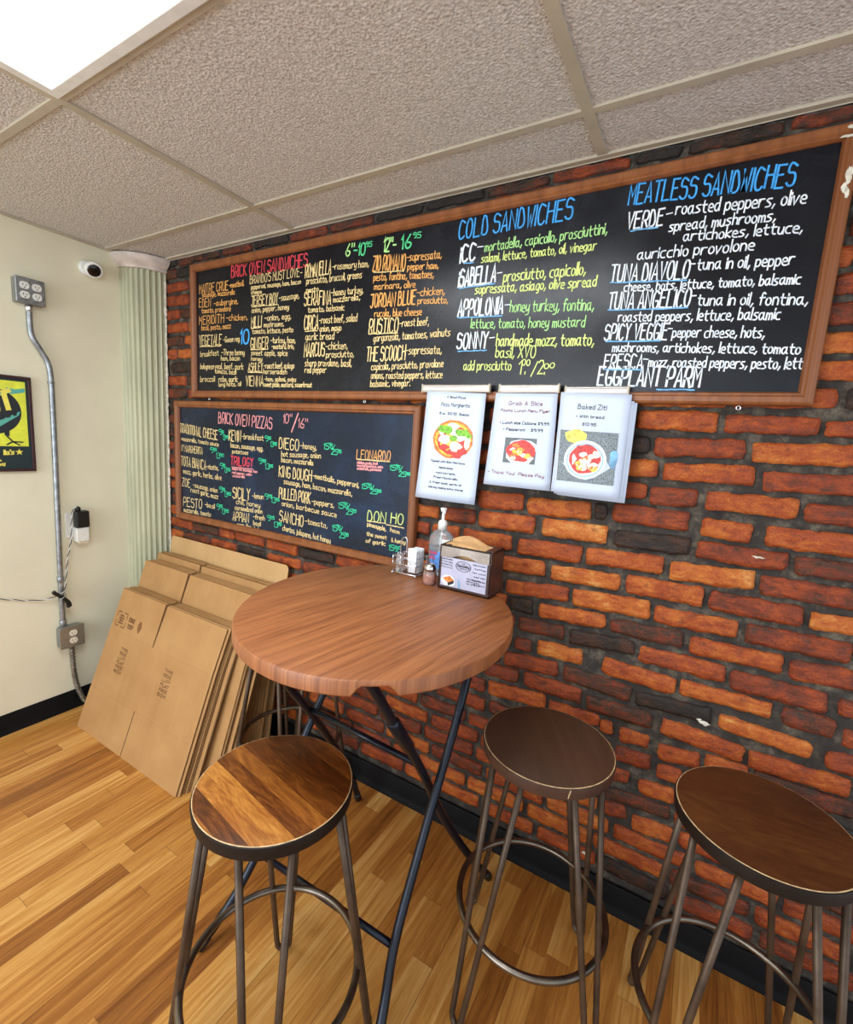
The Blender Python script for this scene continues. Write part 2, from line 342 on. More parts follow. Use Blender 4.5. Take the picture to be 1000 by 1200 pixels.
# brick wall: every brick a rounded, uneven block standing proud of the mortar
BRICKS = [(1, 2.471, 1.583, 2.672, 1.581, 0.0534), (1, 2.687, 1.579, 2.887, 1.579, 0.0449), (1, 2.898, 1.574, 2.988, 1.573, 0.0404),
 (2, 2.376, 1.509, 2.514, 1.51, 0.0484), (2, 2.527, 1.507, 2.742, 1.515, 0.0502), (2, 2.76, 1.507, 2.993, 1.513, 0.0525),
 (3, 2.411, 1.445, 2.542, 1.445, 0.0498), (3, 2.559, 1.44, 2.774, 1.446, 0.0502), (3, 2.791, 1.435, 3.008, 1.442, 0.0498),
 (4, 2.377, 1.377, 2.52, 1.378, 0.0439), (4, 2.532, 1.368, 2.651, 1.372, 0.0525), (4, 2.672, 1.371, 2.876, 1.371, 0.05),
 (4, 2.891, 1.364, 3.02, 1.367, 0.0494), (5, 1.994, 1.293, 2.156, 1.3, 0.0568), (5, 2.172, 1.292, 2.373, 1.3, 0.0549),
 (5, 2.384, 1.303, 2.418, 1.304, 0.0496), (5, 2.435, 1.307, 2.639, 1.304, 0.0541), (5, 2.671, 1.297, 2.789, 1.292, 0.0517),
 (5, 2.819, 1.294, 3.036, 1.293, 0.0536), (6, 1.852, 1.223, 1.986, 1.228, 0.0517), (6, 2.0, 1.226, 2.2, 1.23, 0.057),
 (6, 2.226, 1.23, 2.428, 1.234, 0.0567), (6, 2.45, 1.23, 2.651, 1.233, 0.0525), (6, 2.667, 1.232, 2.872, 1.23, 0.0502),
 (6, 2.888, 1.227, 3.045, 1.23, 0.0463), (7, 1.945, 1.157, 2.128, 1.157, 0.0504), (7, 2.15, 1.153, 2.359, 1.158, 0.0549),
 (7, 2.374, 1.16, 2.591, 1.168, 0.0522), (7, 2.609, 1.158, 2.812, 1.169, 0.052), (7, 2.825, 1.162, 3.056, 1.164, 0.0517),
 (8, 2.098, 1.085, 2.25, 1.089, 0.0489), (8, 2.269, 1.085, 2.481, 1.094, 0.0495), (8, 2.499, 1.096, 2.701, 1.097, 0.0563),
 (8, 2.716, 1.094, 2.926, 1.095, 0.055), (8, 2.94, 1.092, 3.066, 1.097, 0.0451), (9, 2.123, 1.005, 2.334, 1.022, 0.0486),
 (9, 2.349, 1.018, 2.573, 1.029, 0.0539), (9, 2.586, 1.021, 2.793, 1.025, 0.0496), (9, 2.811, 1.023, 3.031, 1.027, 0.0535),
 (10, 2.141, 0.949, 2.224, 0.952, 0.0482), (10, 2.243, 0.948, 2.454, 0.961, 0.0472), (10, 2.471, 0.954, 2.668, 0.962, 0.0452),
 (10, 2.686, 0.953, 2.904, 0.959, 0.0503), (10, 2.918, 0.95, 3.087, 0.963, 0.0524), (11, 2.178, 0.885, 2.332, 0.892, 0.0451),
 (11, 2.352, 0.885, 2.546, 0.901, 0.0461), (11, 2.56, 0.89, 2.782, 0.892, 0.0497), (11, 2.795, 0.882, 3.006, 0.883, 0.0554),
 (11, 3.027, 0.884, 3.103, 0.887, 0.0457), (12, 2.172, 0.813, 2.229, 0.813, 0.0422), (12, 2.251, 0.819, 2.4, 0.826, 0.0502),
 (12, 2.463, 0.821, 2.668, 0.814, 0.0523), (12, 2.679, 0.821, 2.898, 0.824, 0.0447), (12, 2.921, 0.822, 3.03, 0.82, 0.0513),
 (12, 3.048, 0.807, 3.12, 0.804, 0.0461), (13, 2.138, 0.746, 2.326, 0.761, 0.0506), (13, 2.346, 0.759, 2.553, 0.751, 0.0511),
 (13, 2.565, 0.747, 2.765, 0.759, 0.0438), (13, 2.786, 0.753, 2.994, 0.744, 0.0436), (13, 3.026, 0.734, 3.13, 0.744, 0.0499),
 (14, 2.071, 0.684, 2.196, 0.693, 0.0483), (14, 2.215, 0.695, 2.411, 0.693, 0.0498), (14, 2.429, 0.682, 2.624, 0.686, 0.0481),
 (14, 2.648, 0.684, 2.854, 0.674, 0.0501), (14, 2.867, 0.669, 3.082, 0.675, 0.0494), (15, 2.091, 0.617, 2.295, 0.634, 0.0505),
 (15, 2.31, 0.624, 2.472, 0.63, 0.0421), (15, 2.477, 0.617, 2.516, 0.622, 0.0394), (15, 2.536, 0.612, 2.619, 0.618, 0.043),
 (15, 2.646, 0.6, 2.755, 0.612, 0.0481), (15, 2.768, 0.618, 2.872, 0.623, 0.0459), (16, 2.531, 0.547, 2.633, 0.552, 0.0467),
 (16, 2.652, 0.536, 2.718, 0.542, 0.0452), (17, 2.467, 0.475, 2.579, 0.475, 0.0427), (17, 2.611, 0.465, 2.706, 0.472, 0.0474),
 (18, 2.514, 0.401, 2.702, 0.414, 0.0393), (19, 2.514, 0.345, 2.584, 0.358, 0.0432), (19, 2.605, 0.336, 2.719, 0.346, 0.0524)]
TONES = {1: 'ORR', 2: 'DRO', 3: 'OOR', 4: 'RROR', 5: 'OODROO', 6: 'ROYDRB', 7: 'OOOYR', 8: 'OYORY', 9: 'OYOR', 10: 'DOBOR', 11: 'BDORR', 12: 'RYOOBR', 13: 'RBDYR', 14: 'RRBOO', 15: 'OOOOOO', 16: 'RO', 17: 'RO', 18: 'B', 19: 'RO'}
def brick(bm, lay, x0, z0, x1, z1, h, tone):
    a, b = Vector((x0, 0, z0)), Vector((x1, 0, z1)); ux = (b-a); Lg = ux.length; ux.normalize(); uz = Vector((-ux.z, 0, ux.x))
    nx = max(5, int(Lg/.011)); nz = 5; sd = Vector((random.uniform(0, 50), random.uniform(0, 50), random.uniform(0, 50)))
    rows = []
    for j in range(nz+1):
        row = []
        for i in range(nx+1):
            s, t = i/nx*Lg, (j/nz-.5)*h
            p = a+ux*s+uz*t; q = noise.noise_vector(p*26+sd)+.8*noise.noise_vector(p*90+sd)
            edge = (i in (0, nx)) + (j in (0, nz))
            if edge:
                p += Vector((q.x*.004, 0, q.z*.0042)); p.y = .0025+q.y*.002+(.002 if edge == 2 else 0)
                if edge == 2: p -= ux*(.002 if i else -.002)+uz*(.002 if j else -.002)
            else: p.y = -.0005+noise.noise(p*45+sd)*.004+noise.noise(p*9+sd)*.003
            row.append(bm.verts.new(p))
        rows.append(row)
    fs = []
    for j in range(nz):
        for i in range(nx): fs.append(bm.faces.new((rows[j][i], rows[j][i+1], rows[j+1][i+1], rows[j+1][i])))
    ring = rows[0]+[r[-1] for r in rows[1:]]+rows[-1][-2::-1]+[r[0] for r in rows[-2:0:-1]]
    back = [bm.verts.new((v.co.x, .02, v.co.z)) for v in ring]
    m = len(ring)
    for k in range(m): fs.append(bm.faces.new((ring[k], back[k], back[(k+1) % m], ring[(k+1) % m])))
    for f in fs: f[lay] = tone; f.smooth = True; f.material_index = 0
bm = bmesh.new(); lay = bm.faces.layers.float.new('tone')
TV = {'D': .04, 'B': .24, 'R': .42, 'O': .6, 'Y': .76}
rowz = {}
for r in set(b[0] for b in BRICKS):
    zz = [z for b in BRICKS if b[0] == r for z in (b[2], b[4])]; rowz[r] = sum(zz)/len(zz)
for k in range(1, 11): rowz[1-k] = 1.612+.0661*(k-.5)
del rowz[-9]
rowz[-9] = 2.2395
rowz[-10] = 2.2865
for k in range(1, 5): rowz[19+k] = .346-.066*k
rnd = random.Random(11)
def rtone(): return rnd.choice([.06, .22, .3, .38, .44, .5, .56, .6, .64, .7])
for r, zc in rowz.items():
    have = [(b, TV[TONES.get(r, 'R'*20)[k]]) for k, b in enumerate([b for b in BRICKS if b[0] == r])]
    have.sort(key=lambda q: q[0][1])
    if zc < .11: continue
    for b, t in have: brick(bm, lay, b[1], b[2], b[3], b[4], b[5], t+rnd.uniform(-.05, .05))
    if zc > 2.2: shade_ = .22  # top rows: dim grazing light put into the brick tone
    else: shade_ = 0
    spans = []
    if have:
        if have[0][0][1] > .2: spans.append((.15, have[0][0][1]-.016, have[0][0][2]))
        for p, q in zip(have, have[1:]):
            if q[0][1]-p[0][3] > .09: spans.append((p[0][3]+.017, q[0][1]-.017, zc))
        spans.append((have[-1][0][3]+.016, XR, zc))
    else: spans = [(.15, XR, zc)]
    for s0, s1, z in spans:
        x = s1 if have and s0 < .2 else s0; sgn = -1 if have and s0 < .2 else 1
        if not have: x -= rnd.uniform(0, .12)
        while (x > s0+.03) if sgn < 0 else (x < s1-.03):
            Lg = rnd.choice([.2, .205, .21, .215, .195, .2, .11])
            y0, y1 = (x-Lg, x) if sgn < 0 else (x, x+Lg)
            y0, y1 = max(y0, s0), min(y1, s1)
            if y1-y0 > .025:
                top = min(.0495, 2*(H-.002-zc)); zz = z+(zc-z)*min(1, abs(x-(s1 if sgn < 0 else s0))/.4)
                brick(bm, lay, y0, zz+rnd.uniform(-.003, .003), y1, zz+rnd.uniform(-.003, .003), top-rnd.uniform(0, .006), rtone()-shade_)
            x += sgn*(Lg+.017)
gx, gz = 160, 90
V = [[bm.verts.new((XR*i/gx, .0105+noise.noise(Vector((XR*i/gx*14, 3, H*j/gz*14)))*.0035, H*j/gz)) for i in range(gx+1)] for j in range(gz+1)]
for j in range(gz):
    for i in range(gx):
        f = bm.faces.new((V[j][i], V[j][i+1], V[j+1][i+1], V[j+1][i])); f.material_index = 1; f.smooth = True
box(bm, 0, XR, .02, .06, 0, H+.03, 1)
for k, (x, z, a_, b_) in enumerate(((2.752, .736, .012, .006), (2.738, .742, .006, .004), (2.81, 1.235, .012, .003), (2.485, .16, .012, .006))):
    pts = blob(x, z, a_, b_, 18, .45, k); c_ = bm.verts.new((x, -.0065, z)); vs = [bm.verts.new((p_, -.004, q_)) for p_, q_ in pts]
    for i in range(18): bm.faces.new((vs[i], vs[(i+1) % 18], c_)).material_index = 2    # dabs of plaster
struct(mesh_obj('wall_back', bm, [M_brick, M_mortar, M_caulk]))
def cove(name, pts, ax):                                          # vinyl cove base: flat skirt with a small toe
    bm = bmesh.new(); prof = [(0, 0), (.016, 0), (.016, .004), (.009, .016), (.006, .03), (.006, HB-.004), (.004, HB), (0, HB)]
    ends = []
    for s in pts: ends.append([bm.verts.new((s, -p, z) if ax == 'x' else (p, s, z)) for p, z in prof])
    A, B = ends; k = len(prof)
    for i in range(k): bm.faces.new((A[i], A[(i+1) % k], B[(i+1) % k], B[i]))
    bm.faces.new(A[::-1]); bm.faces.new(B); bmesh.ops.recalc_face_normals(bm, faces=bm.faces)
    return struct(smooth_by_angle(mesh_obj(name, bm, M_base), 50))
cove('baseboard_back', (.14, XR), 'x'); cove('baseboard_left', (YF, -.14), 'y')

# fluted corner column with its capital, and the caulk line against the brick
bm = bmesh.new(); R0 = .152; na = 96
prof = []
for k in range(na+1):
    a = -PI/2+PI/2*k/na; ph = (k/na*9) % 1
    prof.append((a, R0-.013*max(0, math.sin(PI*min(1, max(0, (ph-.12)/.76))))**.7))
lo = [bm.verts.new((r*math.cos(a), r*math.sin(a), 0)) for a, r in prof]; hi = [bm.verts.new((r*math.cos(a), r*math.sin(a), H-.04)) for a, r in prof]
for k in range(na): bm.faces.new((lo[k], lo[k+1], hi[k+1], hi[k])).smooth = True
struct(mesh_obj('trim_4', bm, M_col))
bm = bmesh.new(); pr = [(.15, -.062), (.160, -.06), (.163, -.052), (.160, -.046), (.172, -.038), (.186, -.022), (.19, -.014), (.19, -.001), (0, -.001)]
rings = [[bm.verts.new((r*math.cos(-PI/2+PI/2*k/24), r*math.sin(-PI/2+PI/2*k/24), H+z)) for k in range(25)] for r, z in pr]
for A, B in zip(rings, rings[1:]):
    for k in range(24):
        try: bm.faces.new((A[k], A[k+1], B[k+1], B[k]))
        except ValueError: pass
struct(smooth_by_angle(mesh_obj('trim_5', bm, M_cap), 35))
bm = bmesh.new(); rr = random.Random(3); zz = [.1+k*.012 for k in range(int((H-.17)/.012))]
tube(bm, [(.150+rr.uniform(-.003, .003), -.003+rr.uniform(-.002, .001), z) for z in zz], [.0055+rr.uniform(-.002, .003) for z in zz], 6)
struct(mesh_obj('trim_6', bm, M_caulk))

# ------------------------------------------------------------------ chalkboards
YB = -.016
def frame_mesh(bm, x0, x1, z0, z1, w):
    prof = [(0, -.004), (0, -.026), (.003, -.031), (.008, -.034), (.02, -.034), (.025, -.029), (.029, -.029), (w, -.021), (w, -.004)]
    rings = [[bm.verts.new(p) for p in ((x0+o, y, z0+o), (x1-o, y, z0+o), (x1-o, y, z1-o), (x0+o, y, z1-o))] for o, y in prof]
    for A, B in zip(rings, rings[1:]+rings[:1]):
        for k in range(4): bm.faces.new((A[k], A[(k+1) % 4], B[(k+1) % 4], B[k]))
    bmesh.ops.recalc_face_normals(bm, faces=bm.faces)
def board(x0, x1, z0, z1, label, slate, w=.0334):
    t = tag(empty('chalkboard', (x0, 0, z0)), label, 'chalkboard')
    M = Matrix.Translation((-x0, 0, -z0))
    bm = bmesh.new(); box(bm, x0+w-.006, x1-w+.006, YB, -.006, z0+w-.006, z1-w+.006); bm.transform(M); mesh_obj('slate', bm, slate, t)
    bm = bmesh.new(); frame_mesh(bm, x0, x1, z0, z1, w); bm.transform(M); smooth_by_angle(mesh_obj('frame', bm, M_frame, t), 25)
    return t, M
B0, B1 = (.3988, 2.8626, 1.6250, 2.2480), (.2483, 1.7537, .9900, 1.6072)
boards = [board(*B0, 'very long wooden framed chalkboard listing the sandwiches, hung under the ceiling', M_board),
          board(*B1, 'shorter chalkboard of pizzas and teal prices, hung below the long sandwich board', M_board2)]
TEXTS = [(0, 'heading', 'R', 'BRICK OVEN SANDWICHES', 0.69, 2.162, 1.166, 2.153, 0.0488, 1.0), (0, 'a', 'O', 'MAITRE CRUE', 0.453, 2.114, 0.669, 2.111, 0.0403, 1.0), (0, 'a', 'O', '-meatball,', 0.673, 2.119, 0.778, 2.119, 0.0233, 1.0),
 (0, 'a', 'O', 'sausage, mozzarella', 0.476, 2.097, 0.716, 2.087, 0.0225, 1.0), (0, 'b', 'O', 'EDEN', 0.451, 2.053, 0.54, 2.049, 0.0385, 1.0), (0, 'b', 'O', '-aubergine,', 0.563, 2.049, 0.737, 2.045, 0.0266, 1.0),
 (0, 'b', 'O', 'tomato, provolone', 0.47, 2.024, 0.686, 2.018, 0.0244, 1.0), (0, 'c', 'O', 'MERIDITH', 0.45, 1.972, 0.638, 1.97, 0.0385, 1.0), (0, 'c', 'O', '-chicken,', 0.656, 1.977, 0.803, 1.97, 0.0264, 1.0),
 (0, 'c', 'O', 'basil, pesto, mozz', 0.468, 1.944, 0.686, 1.941, 0.0247, 1.0), (0, 'd', 'K', 'VEGETALE', 0.448, 1.874, 0.62, 1.87, 0.0474, 1.0), (0, 'd1', 'K', '-Goose veg.', 0.633, 1.881, 0.75, 1.881, 0.0243, 1.0),
 (0, 'd2', 'B', '10', 0.754, 1.87, 0.812, 1.869, 0.0607, 1.5), (0, 'e', 'K', 'breakfast', 0.457, 1.821, 0.597, 1.824, 0.0254, 1.0), (0, 'e', 'K', '-Three benny', 0.619, 1.824, 0.783, 1.818, 0.026, 1.0),
 (0, 'e', 'K', 'ham, bacon', 0.615, 1.799, 0.75, 1.795, 0.0219, 1.0), (0, 'f', 'K', 'bolognese', 0.456, 1.763, 0.56, 1.761, 0.0257, 1.0), (0, 'f', 'K', 'veal, beef, pork', 0.569, 1.761, 0.775, 1.754, 0.0275, 1.0),
 (0, 'f', 'K', 'tomato, basil', 0.569, 1.741, 0.725, 1.733, 0.0211, 1.0), (0, 'g', 'K', 'broccoli', 0.455, 1.702, 0.568, 1.702, 0.0259, 1.0), (0, 'g', 'K', 'rabe, garlic', 0.596, 1.701, 0.737, 1.7, 0.025, 1.0),
 (0, 'g', 'K', 'long hots, oil', 0.596, 1.678, 0.759, 1.681, 0.02, 1.0), (0, 'h', 'K', "BRANDO'S MUST LOVE-", 0.818, 2.121, 1.137, 2.117, 0.034, 1.0), (0, 'h', 'K', 'pepperoni, sausage, ham, bacon', 0.826, 2.098, 1.13, 2.089, 0.0185, 1.0),
 (0, 'h', 'K', 'cheese', 0.827, 2.078, 0.894, 2.074, 0.0161, 1.0), (0, 'i', 'K', 'JERSEY BOY', 0.827, 2.027, 0.997, 2.023, 0.0426, 1.0), (0, 'i', 'K', '-sausage,', 1.004, 2.034, 1.122, 2.033, 0.0251, 1.0),
 (0, 'i', 'K', 'onion, pepper, honey', 0.831, 1.998, 1.063, 1.995, 0.023, 1.0), (0, 'j', 'K', 'MILLI', 0.828, 1.934, 0.895, 1.935, 0.0462, 1.0), (0, 'j', 'K', '-onion, egg,', 0.915, 1.959, 1.078, 1.955, 0.0248, 1.0),
 (0, 'j', 'K', 'mushrooms,', 0.911, 1.932, 1.035, 1.929, 0.021, 1.0), (0, 'j', 'K', 'tomato, lettuce, pesto', 0.836, 1.908, 1.09, 1.901, 0.0222, 1.0), (0, 'k', 'K', 'GINGER', 0.824, 1.843, 0.939, 1.841, 0.0476, 1.0),
 (0, 'k', 'K', '-turkey, ham,', 0.954, 1.863, 1.106, 1.856, 0.0249, 1.0), (0, 'k', 'K', '-mustard, brie,', 0.963, 1.838, 1.099, 1.833, 0.021, 1.0), (0, 'k', 'K', 'sweet apple, spice', 0.829, 1.816, 1.06, 1.806, 0.0231, 1.0),
 (0, 'k', 'K', 'honey', 0.829, 1.792, 0.901, 1.79, 0.0178, 1.0), (0, 'l', 'K', 'ASHLEY', 0.809, 1.745, 0.906, 1.742, 0.0381, 1.0), (0, 'l', 'K', '-roast beef, asiago', 0.913, 1.756, 1.101, 1.752, 0.0255, 1.0),
 (0, 'l', 'K', 'horseradish', 0.91, 1.733, 1.058, 1.729, 0.0216, 1.0), (0, 'm', 'K', 'VIENNA', 0.793, 1.68, 0.911, 1.679, 0.0438, 1.0), (0, 'm', 'K', '-ham, salami, swiss', 0.918, 1.701, 1.114, 1.697, 0.0195, 1.0),
 (0, 'm', 'K', 'sweet pickle, mustard, sauerkraut', 0.915, 1.677, 1.206, 1.674, 0.0203, 1.0), (0, 'price1', 'L', '6"', 1.367, 2.163, 1.406, 2.161, 0.0425, 1.4), (0, 'price1', 'G', '-10', 1.406, 2.161, 1.46, 2.157, 0.042, 1.4),
 (0, 'price1', 'G', '95', 1.462, 2.184, 1.492, 2.182, 0.0166, 1.0), (0, 'price2', 'L', '12"-', 1.547, 2.156, 1.6, 2.152, 0.0457, 1.4), (0, 'price2', 'G', '16', 1.624, 2.154, 1.667, 2.153, 0.0448, 1.4),
 (0, 'price2', 'G', '95', 1.672, 2.183, 1.705, 2.18, 0.0181, 1.0), (0, 'n', 'K', 'ROMANELLA', 1.154, 2.108, 1.294, 2.109, 0.0507, 1.0), (0, 'n', 'K', '-rosemary ham,', 1.301, 2.123, 1.481, 2.112, 0.0257, 1.0),
 (0, 'n', 'K', 'prosciutto, broccoli, greens', 1.162, 2.083, 1.449, 2.077, 0.027, 1.0), (0, 'n', 'K', 'pesto', 1.163, 2.051, 1.229, 2.051, 0.0194, 1.0), (0, 'o', 'K', 'SERAFINA', 1.152, 2.003, 1.298, 1.993, 0.0515, 1.0),
 (0, 'o', 'K', '-honey turkey,', 1.299, 2.026, 1.459, 2.022, 0.0261, 1.0), (0, 'o', 'K', 'mozzarella,', 1.31, 2.001, 1.445, 1.998, 0.0222, 1.0), (0, 'o', 'K', 'tomato, balsamic', 1.175, 1.973, 1.369, 1.967, 0.0229, 1.0),
 (0, 'p', 'K', 'CIRCA', 1.155, 1.906, 1.234, 1.904, 0.0558, 1.0), (0, 'p', 'K', '-roast beef, salad', 1.238, 1.925, 1.434, 1.921, 0.0286, 1.0), (0, 'p', 'K', 'onion, mayo', 1.243, 1.894, 1.356, 1.891, 0.0254, 1.0),
 (0, 'p', 'K', 'garlic bread', 1.165, 1.865, 1.32, 1.86, 0.0284, 1.0), (0, 'q', 'K', 'MARCUS', 1.158, 1.798, 1.272, 1.798, 0.0532, 1.0), (0, 'q', 'K', '-chicken,', 1.277, 1.822, 1.392, 1.82, 0.0291, 1.0),
 (0, 'q', 'K', 'prosciutto,', 1.281, 1.791, 1.425, 1.789, 0.0255, 1.0), (0, 'q', 'K', 'sharp provolone, basil,', 1.164, 1.76, 1.415, 1.753, 0.0285, 1.0), (0, 'q', 'K', 'red pepper', 1.164, 1.733, 1.284, 1.732, 0.0253, 1.0),
 (0, 'r', 'O', 'ZIO ROMANO', 1.5, 2.096, 1.645, 2.082, 0.0516, 1.0), (0, 'r', 'O', '-sopressata,', 1.65, 2.11, 1.793, 2.102, 0.0286, 1.0), (0, 'r', 'O', 'pepper ham,', 1.656, 2.08, 1.783, 2.07, 0.023, 1.0),
 (0, 'r', 'O', 'pesto, fontina, tomatoes,', 1.506, 2.06, 1.766, 2.042, 0.0268, 1.0), (0, 'r', 'O', 'marinara, olive', 1.511, 2.028, 1.693, 2.018, 0.024, 1.0), (0, 's', 'O', 'JORDAN BLUE', 1.496, 1.965, 1.697, 1.962, 0.0468, 1.2),
 (0, 's', 'O', '-chicken,', 1.702, 1.988, 1.814, 1.983, 0.0262, 1.0), (0, 's', 'O', 'prosciutto,', 1.707, 1.961, 1.829, 1.953, 0.0231, 1.0), (0, 's', 'O', 'rucola, blue cheese', 1.517, 1.93, 1.726, 1.922, 0.0264, 1.0),
 (0, 't', 'K', 'RUSTICO', 1.494, 1.874, 1.628, 1.869, 0.0508, 1.0), (0, 't', 'K', '-roast beef,', 1.634, 1.888, 1.758, 1.886, 0.0271, 1.0), (0, 't', 'K', 'gorgonzola, tomatoes, walnuts', 1.518, 1.841, 1.846, 1.845, 0.0274, 1.0),
 (0, 'u', 'K', 'THE SCOOCH', 1.488, 1.77, 1.666, 1.77, 0.0513, 1.0), (0, 'u', 'K', '-sopressata,', 1.668, 1.79, 1.817, 1.787, 0.0299, 1.0), (0, 'u', 'K', 'capicola, prosciutto, provolone', 1.513, 1.737, 1.827, 1.742, 0.0268, 1.0),
 (0, 'u', 'K', 'onions, roasted peppers, lettuce', 1.514, 1.705, 1.826, 1.704, 0.0269, 1.0), (0, 'u', 'K', 'balsamic, vinegar.', 1.512, 1.675, 1.693, 1.677, 0.0242, 1.0), (0, 'heading', 'B', 'COLD SANDWICHES', 1.854, 2.151, 2.228, 2.155, 0.0565, 1.0),
 (0, 'icc', 'W', 'iCC', 1.866, 2.079, 1.92, 2.08, 0.0537, 1.3), (0, 'icc', 'W', '-', 1.926, 2.112, 1.947, 2.111, 0.0151, 1.0), (0, 'icc', 'M', 'mortadella, capicollo, prosciuttini,', 1.953, 2.1, 2.331, 2.097, 0.0309, 1.0),
 (0, 'icc', 'Y', 'salami, lettuce, tomato, oil, vinegar', 1.944, 2.068, 2.306, 2.058, 0.0275, 1.0), (0, 'isa', 'W', 'iSABELLA', 1.866, 2.002, 1.999, 2.003, 0.0537, 1.3), (0, 'isa', 'W', '-', 2.003, 2.022, 2.02, 2.023, 0.0149, 1.0),
 (0, 'isa', 'Y', 'prosciutto, capicollo,', 2.027, 2.001, 2.283, 1.994, 0.0356, 1.2), (0, 'isa', 'Y', 'sopressata, asiago, olive spread', 1.929, 1.974, 2.317, 1.957, 0.0299, 1.2), (0, 'app', 'W', 'APPOLONIA', 1.871, 1.907, 2.034, 1.902, 0.0516, 1.3),
 (0, 'app', 'W', '-', 2.039, 1.922, 2.056, 1.922, 0.015, 1.0), (0, 'app', 'M', 'honey turkey, fontina,', 2.058, 1.907, 2.318, 1.891, 0.0358, 1.0), (0, 'app', 'M', 'lettuce, tomato, honey mustard', 1.923, 1.865, 2.297, 1.846, 0.0321, 1.0),
 (0, 'son', 'W', 'SONNY', 1.876, 1.8, 1.989, 1.8, 0.0503, 1.3), (0, 'son', 'W', '-', 1.995, 1.823, 2.013, 1.824, 0.0155, 1.0), (0, 'son', 'Y', 'handmade mozz, tomato,', 2.02, 1.804, 2.329, 1.791, 0.0366, 1.2),
 (0, 'son', 'Y', 'basil, XVO', 2.021, 1.767, 2.156, 1.763, 0.0355, 1.0), (0, 'son', 'Y', 'add prosciutto', 1.907, 1.729, 2.078, 1.726, 0.0316, 1.0), (0, 'son', 'Y', '1.', 2.104, 1.712, 2.126, 1.712, 0.0431, 1.0),
 (0, 'son', 'Y', '00', 2.115, 1.74, 2.14, 1.739, 0.0176, 1.0), (0, 'son', 'Y', '/2.', 2.148, 1.712, 2.19, 1.712, 0.0398, 1.0), (0, 'son', 'Y', '00', 2.188, 1.728, 2.219, 1.73, 0.0147, 1.0),
 (0, 'heading', 'B', 'MEATLESS SANDWICHES', 2.38, 2.163, 2.752, 2.139, 0.0501, 1.0), (0, 'verde', 'W', 'VERDE', 2.384, 2.1, 2.475, 2.098, 0.0409, 1.2), (0, 'verde', 'W', '-', 2.481, 2.117, 2.495, 2.118, 0.0114, 1.0),
 (0, 'verde', 'W', 'roasted peppers, olive', 2.503, 2.117, 2.78, 2.095, 0.032, 1.1), (0, 'verde', 'W', 'spread, mushrooms,', 2.492, 2.078, 2.725, 2.066, 0.0273, 1.1), (0, 'verde', 'W', 'artichokes, lettuce,', 2.53, 2.048, 2.783, 2.031, 0.0269, 1.1),
 (0, 'verde', 'W', 'auricchio provolone', 2.421, 2.016, 2.691, 2.004, 0.0293, 1.1), (0, 'diav', 'W', 'TUNA DIAVOLO', 2.356, 1.965, 2.554, 1.952, 0.0445, 1.1), (0, 'diav', 'W', '-', 2.555, 1.983, 2.566, 1.982, 0.0114, 1.0),
 (0, 'diav', 'W', 'tuna in oil, pepper', 2.572, 1.971, 2.777, 1.959, 0.0298, 1.1), (0, 'diav', 'W', 'cheese, hots, lettuce, tomato, balsamic', 2.396, 1.935, 2.796, 1.914, 0.0253, 1.1), (0, 'ang', 'W', 'TUNA ANGELICO', 2.358, 1.889, 2.566, 1.88, 0.045, 1.1),
 (0, 'ang', 'W', '-', 2.567, 1.902, 2.579, 1.902, 0.0115, 1.0), (0, 'ang', 'W', 'tuna in oil, fontina,', 2.584, 1.882, 2.817, 1.864, 0.03, 1.1), (0, 'ang', 'W', 'roasted peppers, lettuce, balsamic', 2.39, 1.854, 2.768, 1.834, 0.0288, 1.1),
 (0, 'spicy', 'W', 'SPICY VEGGIE', 2.358, 1.806, 2.522, 1.798, 0.043, 1.1), (0, 'spicy', 'W', '-', 2.522, 1.822, 2.532, 1.821, 0.0119, 1.0), (0, 'spicy', 'W', 'pepper cheese, hots,', 2.535, 1.804, 2.742, 1.792, 0.0284, 1.1),
 (0, 'spicy', 'W', 'mushrooms, artichokes, lettuce, tomato', 2.384, 1.772, 2.82, 1.75, 0.0266, 1.1), (0, 'fres', 'W', 'FRESCA', 2.365, 1.723, 2.469, 1.721, 0.0409, 1.1), (0, 'fres', 'W', '-', 2.47, 1.743, 2.482, 1.742, 0.0123, 1.0),
 (0, 'fres', 'W', 'mozz, roasted peppers, pesto, lett.', 2.485, 1.727, 2.832, 1.714, 0.0286, 1.1), (0, 'egg', 'W', 'EGGPLANT PARM', 2.353, 1.678, 2.617, 1.671, 0.0524, 1.2), (1, 'heading', 'P', 'BRICK OVEN PIZZAS', 0.594, 1.505, 0.97, 1.492, 0.0512, 1.0),
 (1, 'heading', 'P', '10"', 1.04, 1.52, 1.092, 1.521, 0.0389, 1.0), (1, 'heading', 'P', '/', 1.094, 1.495, 1.129, 1.495, 0.0694, 1.0), (1, 'heading', 'P', '16"', 1.133, 1.503, 1.186, 1.502, 0.0407, 1.0),
 (1, 'a', 'K', 'TRADITIONAL CHEESE', 0.276, 1.447, 0.585, 1.421, 0.0467, 1.0), (1, 'a', 'K', 'mozzarella, tomato sauce', 0.29, 1.405, 0.593, 1.392, 0.0206, 1.0), (1, 'b', 'K', "N' MARGHERITA", 0.288, 1.349, 0.466, 1.342, 0.035, 1.0),
 (1, 'c', 'K', 'TOTA BIANCA', 0.281, 1.275, 0.493, 1.267, 0.0481, 1.0), (1, 'c', 'K', '-ricotta,', 0.498, 1.275, 0.592, 1.274, 0.0239, 1.0), (1, 'c', 'K', 'mozz, garlic, herbs, olive', 0.3, 1.233, 0.614, 1.227, 0.0268, 1.0),
